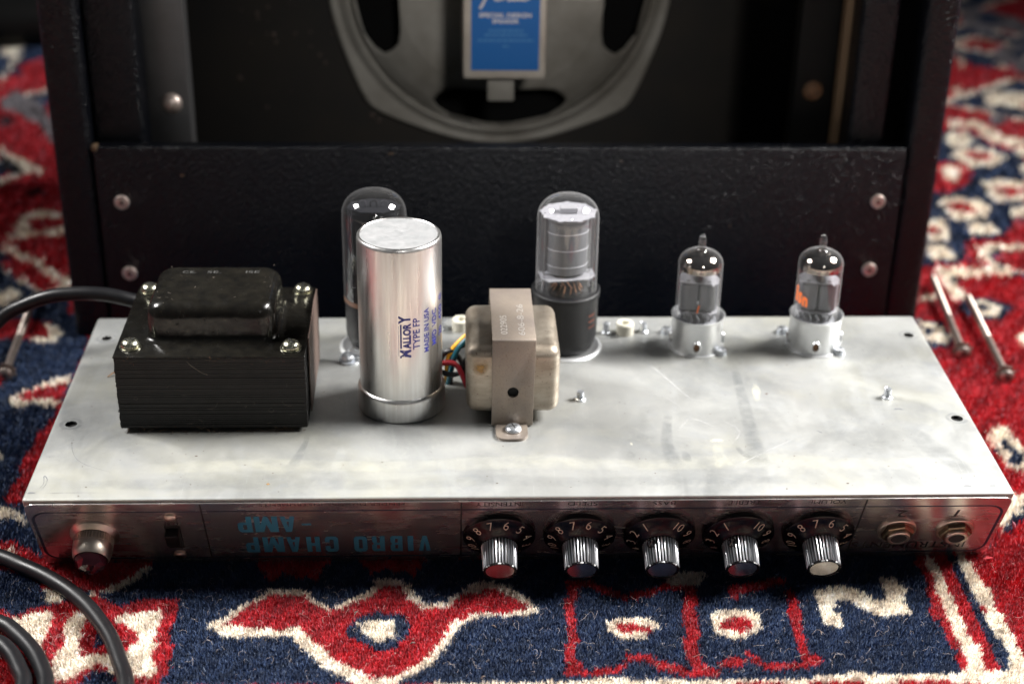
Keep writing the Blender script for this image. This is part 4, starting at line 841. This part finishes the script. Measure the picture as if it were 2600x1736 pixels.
strip([(170,70,.4),(172.5,70.6,.7),(175,69.6,.3)],M_['pencil'],.6,'scuff_line',.06)
strip([(183,6,.5),(185.5,6.2,.8),(188,5.8,.4)],M_['pencil'],.6,'scuff_line',.06); strip([(194,6,.4),(196,6.2,.6),(198,6,.3)],M_['pencil'],.6,'scuff_line',.06)
strip([(-106.4,11,.2),(-105.6,11.1,.8),(-104.8,11,.2)],M_['ambermark'],1.3,'rust_fleck',.06)
strip([(131,52,.1),(132.6,50.6,.35),(133.4,49.6,.1)],M_['pencil'],1,'scuff_line',.06)
for (hx,hy) in ((-195.7,142.4),(-196.1,60.9),(196.2,143.2),(197,61.9)):
    strip([(hx+4.3*math.cos(q),hy+4.0*math.sin(q),1.1) for q in np.linspace(.2,6.2,10)],M_['pencil'],.22,'worn_ring',.06)

# ================================================================ vacuum tubes
def jag_disc(r,z,n=40,amp=.8,sx=1,sy=1,t=.5,step=4):
    ring=[]
    for i in range(n*2):
        a=2*math.pi*i/(n*2); q=r+(amp if (i//2)%step==0 else 0)+rng.uniform(-.15,.15); ring.append((q*math.cos(a)*sx,q*math.sin(a)*sy))
    return MB().prism(ring,z,z+t)
def ell(hx,hy,z0,z1,n=36):
    return MB().loft([[(hx*math.cos(2*math.pi*i/n),hy*math.sin(2*math.pi*i/n),z) for i in range(n)] for z in (z0,z1)])
def dome(r,z0,zs,ztop,n=7,tip=False,inner=0):
    pr=[(r,z0),(r,zs)]; zs=zs; e=.72
    for i in range(1,n+1):
        a=math.pi/2*i/n; pr.append((max(r*max(math.cos(a),0)**e,.01),zs+(ztop-zs)*math.sin(a)**.9))
    return pr
def octal(x,y,label,kind):
    e=empty('vacuum_tube',x,y,1.6); tag(e,label,'vacuum tube')
    W=T(x,y,0)
    obj('tube_base',MB().lathe([(9,1.6),(13.4,1.7),(14.6,4.5),(15.3,8),(15.6,27.5),(16.2,28.4),(16.3,31),(15.7,31.4),(14.6,31),(14.4,29.5),(8,29.5)],56) if kind=='power' else MB().lathe([(6,1.6),(11.4,1.7),(14.0,6.5),(14.5,10),(14.5,26),(14.1,27),(13,27)],56),M_['tubebase'],e,W)
    if kind=='power':
        obj('glass_envelope',MB().lathe(dome(14.4,30,66.8,77.8,12),64),M_['glass'],e,W,ang=60)
        R0=Matrix.Rotation(R(8),4,'Z')
        obj('upper_mica',jag_disc(12.6,69.5,36,1.0,1,.92,.5).xf(R0),M_['mica'],e,W)
        an=ell(9.7,7.2,40.5,69.3); an.box(-13,-9.2,-.4,.4,40.5,69.3).box(9.2,13,-.4,.4,40.5,69.3); obj('anode_plate',an.xf(R0),M_['anode'],e,W,ang=30)
        for z in (44.3,52.6,60.8,67.0):
            obj('wire_band',MB().loft([[(hx*math.cos(2*math.pi*i/36),hy*math.sin(2*math.pi*i/36),zz) for i in range(36)] for hx,hy,zz in ((9.75,7.25,z),(9.95,7.45,z+.08),(9.95,7.45,z+.28),(9.75,7.25,z+.36))]).xf(R0),M_['band'],e,W)
        low=MB().prism([(-12.8,-4),(-10,-8.6),(9,-8.6),(12.8,-4.5),(13,4),(9,8),(-9,8),(-13,3)],38.3,38.9); obj('lower_mica',low.xf(R0),M_['mica'],e,W)
        for sx in (-11,11): obj('side_rod',MB().tube([(sx,0,31),(sx,0,70.5)],.45,8).xf(R0),M_['band'],e,W)
        wr=MB()
        for k in range(16):
            a=k*.39; r=rng.uniform(4,10); wr.tube([(r*math.cos(a),r*math.sin(a),38),(r*.9*math.cos(a+.3),r*.9*math.sin(a+.3),34.5),(8.5*math.cos(a+.2),8.5*math.sin(a+.2),30.5)],.3,6)
        obj('lead_bundle',wr,M_['copper'],e,W,kind='stuff')
        obj('glass_stem',MB().lathe([(9.5,29.8),(9,31.5),(6,32.8),(2,33.2),(.01,33.3)],24),M_['smoke'],e,W)
        obj('getter_cup',MB().box(-4,4,-2.4,2.4,70.3,72.6),M_['band'],e,W)
        for k,(dz,w) in enumerate(((15,5),(18,4),(21,4.5))):
            m=MB(); r=15.7; a0=R(42); m.add([(r*math.sin(a0+i*.04),-r*math.cos(a0+i*.04),dz+(i%2)*.0+j*1.1) for i in range(8) for j in (0,1)],[(2*i,2*i+2,2*i+3,2*i+1) for i in range(0,7,2)]); obj('faded_print',m,M_['redprint'],e,W)
    else:
        obj('glass_envelope',MB().lathe(dome(14.9,26.5,68.6,80.0,12),64),M_['smoke'],e,W,ang=60)
        obj('glass_seal',MB().lathe([(14.95,26.2),(14.95,28.6)],40),M_['seal'],e,W)
        obj('upper_mica',jag_disc(11.8,72.5,30,.9,1,.7,.5),M_['anode'],e,W)
        for sx in (-5.6,5.6): obj('anode_plate',MB().rbox(sx-4.6,sx+4.6,-6,6,40,71.5,1.2,2),M_['anode2'],e,W)
        for sx,m in ((-5,'band'),(0,'anode2'),(5,'band')): obj('support_hook',MB().tube(catmull([(sx-1.5,-1,73),(sx-1.2,-1,75.5),(sx+1,-1,75.8),(sx+1.4,-1,73)],4),.35,6),M_[m],e,W)
        obj('side_rod',MB().tube([(-11.6,0,29),(-11.6,0,73)],.5,8),M_['band'],e,W)
    return e
octal(25,133.2,'large clear glass tube with black base, right behind the small tan transformer','power')
octal(-65,133.2,'large dark glass tube half hidden behind the tall silver can capacitor','rect')
def mini(x,y,label,mark):
    e=empty('vacuum_tube',x,y,1); tag(e,label,'vacuum tube','small signal tubes in aluminium sockets'); W=T(x,y,0)
    pr=[(10.5,2),(10.5,44)]
    for i in range(1,8):
        a=math.pi/2*i/8; pr.append((2.0+8.5*math.cos(a),44+6.6*math.sin(a)))
    pr+=[(1.9,51.4),(1.5,53.2),(1.65,55),(1.35,57.2),(.7,58.3),(.01,58.6)]
    obj('glass_envelope',MB().lathe(pr,56),M_['glass'],e,W,ang=70)
    gp=[(10.1,41.6)]+[(min(r,10.5)-.35,z-.25) for r,z in pr[1:10]]
    obj('getter_flash',MB().lathe([(9.2,39.8)][:0]+gp+[(1.3,51.0)],48),M_['getter'],e,W,ang=70)
    R0=Matrix.Rotation(R(-9),4,'Z')
    mc=MB().prism([(-9.4,-3.4),(-8.6,-5.4),(5.6,-5.6),(6.4,-7.8),(7.4,-5.8),(9.4,-4.6),(8.6,-2.6),(9.6,0),(8.8,3),(7,6),(-7,6),(-9.2,3)],35.3,35.9); obj('upper_mica',mc.xf(R0),M_['mica'],e,W)
    for sx in (-5.2,4.6): obj('mica_hole',MB().lathe([(1.1,35.95),(.01,35.96)],14,Matrix.Translation((sx,-3.6,0))).xf(R0),M_['anode2'],e,W)
    for sx in (-4.3,4.3): obj('anode_plate',MB().rbox(sx-4.1,sx+4.1,-5.2,4.6,21,35,1.3,2).box(sx-.25,sx+.25,-5.7,-5.1,21,35).xf(R0),M_['anode'],e,W)
    for sx in (-8.9,8.9): obj('side_rod',MB().tube([(sx,0,19),(sx,0,36.8)],.3,6).xf(R0),M_['band'],e,W)
    lo=MB().prism([(-9.2,-3),(-8,-5.6),(5,-5.8),(6,-7),(9.2,-4),(9.4,3),(7,6),(-7,6),(-9.2,3)],20,20.5); obj('lower_mica',lo.xf(R0),M_['mica'],e,W)
    wr=MB()
    for k in range(14):
        a=k*.449; wr.tube([(7*math.cos(a),7*math.sin(a),19.8),(7.6*math.cos(a+.2),7.6*math.sin(a+.2),17.5),(7.2*math.cos(a),7.2*math.sin(a),13)],.45,6)
    wr.lathe([(9.6,14.5),(8,15.6),(.01,15.8)],30); obj('lead_bundle',wr,M_['anode'],e,W,kind='stuff')
    r=10.58
    def gl(txt,a0,a1,z0,z1,bold=.06):
        m=text_shape(txt,R(a1-a0)*r,z1-z0,bold); m.v=[(r*math.sin(R(a0)+p[0]/r),-r*math.cos(R(a0)+p[0]/r),z0+p[1]) for p in m.v]; obj('orange_lettering',m,M_['orange'],e,W)
    if mark: gl('i',-84,-72,25.5,33.5,.03); gl('s',-70,-56,25,31,.03); gl('n',-54,-38,24.5,29.5,.05)
    else: gl('/',-12,-4,22.6,26.6,.05)
    return e
mini(88.5,133,'small glass tube with a tiny orange dash, nearer to the large tubes',0)
mini(145.8,133,'small glass tube with orange lettering, nearest the right end of the chassis',1)
# ================================================================ power cable
pc=[(-168,142,0),(-168.5,139,12),(-175,134,22.4),(-183,132,26.6),(-192,132,28.6),(-204,132,29.1),(-217,132,27.7),(-230,132,23),(-242,131,15.8),(-262,124,-5),(-280,105,-32),(-288,75,-40.5),(-272,45,-41),(-248,32,-41),(-222.3,19.8,-41),(-211.4,13.1,-41),(-200.5,5.8,-41),(-189.3,-3.7,-41),(-180,-13.8,-41),(-172.8,-24,-41),(-165.2,-37,-41),(-159.5,-50.6,-41),(-154.5,-65,-41),(-153,-85,-41),(-165,-118,-41),(-200,-138,-41),(-240,-122,-41),(-258,-80,-41),(-245,-45,-41),(-226,-24.5,-41),(-211.3,-26.2,-41),(-202.4,-33.8,-41),(-193.9,-44.5,-41),(-188,-55.4,-41),(-184.4,-66,-41),(-183,-85,-41),(-195,-108,-41),(-218,-114,-41),(-236,-95,-41),(-236,-62,-41),(-222,-40,-41),(-210,-38.5,-41),(-202.4,-45.6,-41),(-196.9,-55.3,-41),(-193.1,-64.3,-41),(-193,-80,-41),(-203,-96,-41),(-216,-96,-41),(-224,-80,-41),(-222,-62,-41)]
o=obj('power_cable',MB().tube(catmull(pc,9),3.3,20),M_['cable'],ang=60); tag(o,'black rubber power cable arching from behind the large transformer, coiled at lower left','cable')
obj('strain_relief',MB().lathe([(5.2,0),(5.2,3),(4.4,5),(3.4,6)],24,cap0=True),M_['black'],ch,T(-168,142,0))
# ================================================================ bolts on the rug
def bolt(x0,y0,x1,y1,label,z=-42.5,washer=True,tilt=2.5):
    e=empty('mounting_bolt',x1,y1,z-2); tag(e,label,'bolt','chassis bolts lying on the rug')
    a=Vector((x0,y0,z+tilt)); b=Vector((x1,y1,z)); d=(a-b); L=d.length; Q=d.normalized().to_track_quat('Z','Y').to_matrix().to_4x4(); W=T(x1,y1,z)@Q
    pr=[(2.1,0)]; zz=1.5
    pr+=[(2.1,L*.45)]; zz=L*.45
    while zz<L-1.5: pr+=[(2.1,zz),(1.96,zz+.35)]; zz+=.7
    pr+=[(1.6,L),(.01,L+.3)]; obj('threaded_shank',MB().lathe(pr,16),M_['bolt'],e,W)
    obj('bolt_head',MB().lathe([(2.2,.2),(3.7,0),(3.9,-.6),(3.6,-1.7),(2.6,-2.4),(1.4,-2.6),(.01,-2.65)],24),M_['bolt'],e,W)
    obj('lock_washer',MB().lathe([(2.2,1.2),(5.1,1.2),(5.2,2.2),(2.2,2.3)],20,rad=lambda r,z,a,k:r*(1+.10*max(-1,min(1,3*math.cos(9*a))) if r>3 else 1)).xf(Matrix.Rotation(R(9),4,'X')),M_['bolt'],e,W)
    obj('cross_recess',MB().box(-2,2,-.4,.4,-2.72,-2.3).box(-.4,.4,-2,2,-2.73,-2.3),M_['slot'],e,W)
bolt(255.1,294.8,247.6,205.3,'long round-headed bolt on the red rug, nearer to the black cabinet')
bolt(268.5,268.9,263,178.5,'long round-headed bolt on the red rug, farther from the black cabinet')
bolt(-263.7,271.8,-259.6,185.3,'long bolt on navy rug left of the chassis, partly behind the cable')
# ================================================================ black padded strap far left
o=obj('padded_cable',MB().tube(catmull([(-560,765,-30),(-500,760,-25),(-440,762,-25),(-380,770,-27),(-300,790,-30)],8),22,20),M_['black'],ang=60); tag(o,'thick black padded roll on the rug behind the cabinet at far left','cable')
# ================================================================ cabinet
YC=232.; ZT=383
cab=empty('amplifier_cabinet',-2.5,326,-47); tag(cab,'black tolex amplifier cabinet with open back, standing behind the chassis','cabinet')
obj('side_panel',MB().rbox(-233.3,-213.8,YC,462,-47,ZT,3.5,4),M_['tolex'],cab)
obj('side_panel',MB().rbox(211.0,228.4,YC,462,-47,ZT,3.5,4),M_['tolex'],cab)
obj('bottom_board',MB().box(-213.8,211,YC+10,462,-46.9,-30),M_['darkstrip'],cab)
obj('top_board',MB().rbox(-213.8,211,YC+2,462,ZT-19,ZT-.1,3),M_['tolex'],cab)
obj('front_board',MB().box(-213.8,211,392,404,-30,ZT-19),M_['baffle'],cab)
bp=obj('lower_back_panel',MB().rbox(-213.3,210.5,YC-.2,YC+8.5,-38,64.3,1.4,3),M_['tolex'],cab)
obj('worn_corner',MB().rbox(-213.7,-210.6,YC-.5,YC+5,61.6,64.8,.8,2),M_['wood'],bp)
for x,z,w_,h_ in ((-168.5,48.6,.9,.5),(60,57,.5,.3),(-60,60.8,1.6,.25),(120,20,.4,.4)): obj('covering_nick',MB().rbox(x-w_,x+w_,YC-.32,YC+.2,z-h_,z+h_,.12,2),M_['wood'],bp)
for x,z in ((-200.8,33.8),(-200.5,-7.0),(198.1,34.4),(198.2,-5.4)):
    Wx=T(x,YC-.2,z)@Matrix.Rotation(R(90),4,'X')
    s=obj('panel_screw',MB().lathe([(3.9,0),(3.9,.7),(3.3,1.2),(2.7,.9),(2.5,.5)],28).lathe([(2.55,.45),(2.3,1.0),(1.4,1.3),(.01,1.3)],24),M_['cupwash'],bp,Wx)
    obj('screw_recess',cross(2.6,1.3,.95,rng.uniform(0,80)),M_['slot'],bp,Wx)
obj('corner_cleat',MB().rbox(-213.7,-187.4,YC+9,YC+30,-30,ZT-20,3,3),M_['tolex'],cab)
obj('corner_cleat',MB().rbox(180.6,200.5,YC+9,YC+30,-30,ZT-20,3,3),M_['tolex'],cab)
obj('plywood_edge',MB().box(176.2,180.4,YC+26,YC+34,-30,ZT-20),M_['wood'],cab)
s1=obj('upright_strip',MB().rbox(-190,-166.5,YC+31,YC+46,-30,ZT-20,1.5,2),M_['litstrip'],cab,label='upright strip, light on it put into a grey tone')
s2=obj('upright_strip',MB().rbox(155.5,178,YC+36,YC+50,-30,ZT-20,1.5,2),M_['darkstrip'],cab,label='upright strip, shade on it put into a black tone')
for x,y,z,p,m in ((-176,YC+31,77.2,s1,'cupwash'),(165.5,YC+36,83.5,s2,'rust')):
    obj('round_head_screw',MB().lathe([(5.6,0),(5.5,1),(4.6,2.8),(2.8,4),(.01,4.4)],28),M_[m],p,T(x,y,z)@Matrix.Rotation(R(90),4,'X'))
dm=MB()
for k in range(40):
    x=rng.uniform(-160,-60); z=rng.uniform(20,130); r=rng.uniform(.3,1.8); dm.lathe([(r,0),(r*.5,.3),(.01,.35)],7,T(0,0,0)@Matrix.Translation((x,391.9,z))@Matrix.Rotation(R(90),4,'X'))
obj('dust_spots',dm,M_['paper'],cab,kind='stuff')
# speaker
SX,SY,SZ=1.,391.,110.8
SW=T(SX,SY,SZ)@Matrix.Rotation(R(90),4,'X')     # local: x right, y up, z towards the camera
spk=empty('loudspeaker',0,0,0,cab,SW); spk['label']='loudspeaker with dusty metal basket and blue label, bolted inside the cabinet'
n=144
def outr(a):
    d=math.degrees(a)%90-45
    return 102.0+8.5*math.exp(-(abs(d)/13.0)**1.5)
m=MB()
def rg(rf,z): return [(rf(2*math.pi*i/n)*math.cos(2*math.pi*i/n),rf(2*math.pi*i/n)*math.sin(2*math.pi*i/n),z) for i in range(n)]
m.loft([rg(outr,0),rg(outr,4),rg(lambda a:outr(a)-1.5,5.5),rg(lambda a:97,5.0),rg(lambda a:94,7.5),rg(lambda a:91.5,9),rg(lambda a:89.5,8)],False,False)
# wall with four windows
rows=[(89.5,8),(88.6,9.5)]
base=len(m.v); m.v+=[(r*math.cos(2*math.pi*i/n),r*math.sin(2*math.pi*i/n),z) for r,z in rows for i in range(n)]
for kx in range(len(rows)-1):
    for i in range(n):
        j=(i+1)%n; m.f.append((base+kx*n+i,base+kx*n+j,base+(kx+1)*n+j,base+(kx+1)*n+i))
def depth(r): return float(np.interp(r,[12,52,60,70,80,87,88.6],[30,29.5,28.5,25,19,12.5,10]))
def halfw(r): return float(np.interp(r,[59,61,64,68,73,80,84,86.5,87.2],[0,14.6,22.8,28,30,30.5,27,20,0]))
RR=[88.6,87.2,87.0,86.5,85.5,84,82,80,77,74,71,68,66,64,62.5,61,60,59.4,59,55,50,30,12]
for q in range(4):
    c0=45+90*q; base=len(m.v); ns_=14
    for r in RR:
        hw=halfw(r)
        for i in range(ns_+1):
            a=R(c0-45+hw+(90-2*hw)*i/ns_); m.v.append((r*math.cos(a),r*math.sin(a),depth(r)))
    for kx in range(len(RR)-1):
        for i in range(ns_): m.f.append((base+kx*(ns_+1)+i,base+kx*(ns_+1)+i+1,base+(kx+1)*(ns_+1)+i+1,base+(kx+1)*(ns_+1)+i))
bs=obj('speaker_basket',m,M_['basket'],spk,SW,ang=40)
sd=bs.modifiers.new('sheet','SOLIDIFY'); sd.thickness=.0012
obj('speaker_cone',MB().lathe([(88,4),(80,3),(40,11),(22,15),(.01,15)],64),M_['cone'],spk,SW)
mg=obj('magnet_case',MB().rbox(-23.3,22.2,-30,30,28,98,2,2),M_['magnet'],spk,SW)
lb=obj('paper_label',MB().box(-18.8,18.2,-24.8,60-32,98.05,98.2),M_['label'],spk,SW)
obj('terminal_tab',MB().rbox(-9.5,5.5,-46,-29,86,88,1,2),M_['basket'],spk,SW)
def ltext(t,x0,x1,y0,y1,b=.0,m='labelink'): obj('label_lettering',text_shape(t,x1-x0,y1-y0,b),M_[m],spk,SW@T(x0,y0,98.25))
ltext('SPECIAL DESIGN',-14.6,13.6,4.6,7.2,.03); ltext('SPEAKER',-7.5,7,1.4,3.8,.03)
for i,(w,y) in enumerate(((9.4,-2.6),(11.5,-5.0),(15,-8.0),(1.5,-11.3))):
    mm=MB(); xx=-w
    while xx<w: l=rng.uniform(1,3); mm.box(xx,min(xx+l,w),y-.55,y+.55,98.22,98.26); xx+=l+.6
    obj('label_fine_print',mm,M_['labelfaint'],spk,SW)
st=MB()
def stroke(pts,r=.62):
    P=catmull([(x,y,98.4) for x,y in pts],6); st.tube(P,r,6)
# flowing script word, lower part in view
stroke([(-14.2,9.6),(-13,11.5),(-10.6,16.4),(-8.6,22),(-6,26),(-2,26.8),(2,26)],.9); stroke([(-13.6,19.6),(-9,19.2),(-4.5,20.3)],.7)
stroke([(-6,15.2),(-3.6,18.0),(-4.8,19),(-6.4,16.8),(-6,14.4),(-4,14.2),(-2.2,15.6),(-1.4,18.2),(-1.6,14.2)],.6); stroke([(-1.5,16),(.2,18.4),(1.1,17.4),(.8,14.4),(2.2,14.2),(3.6,15.6)],.6)
stroke([(7.4,22.6),(6.4,17.6),(4.2,18.2),(3.2,15.6),(4.6,14),(6.2,15.4),(6.6,14.2),(8.2,14.6)],.6); stroke([(8,15),(10,18),(9.2,18.8),(8.2,16.2),(9.2,14.2),(11,14.8),(12,17.8),(12.2,14.8),(13.2,18.2),(15.6,17.2)],.6)
obj('script_lettering',st,M_['labelink'],spk,SW)
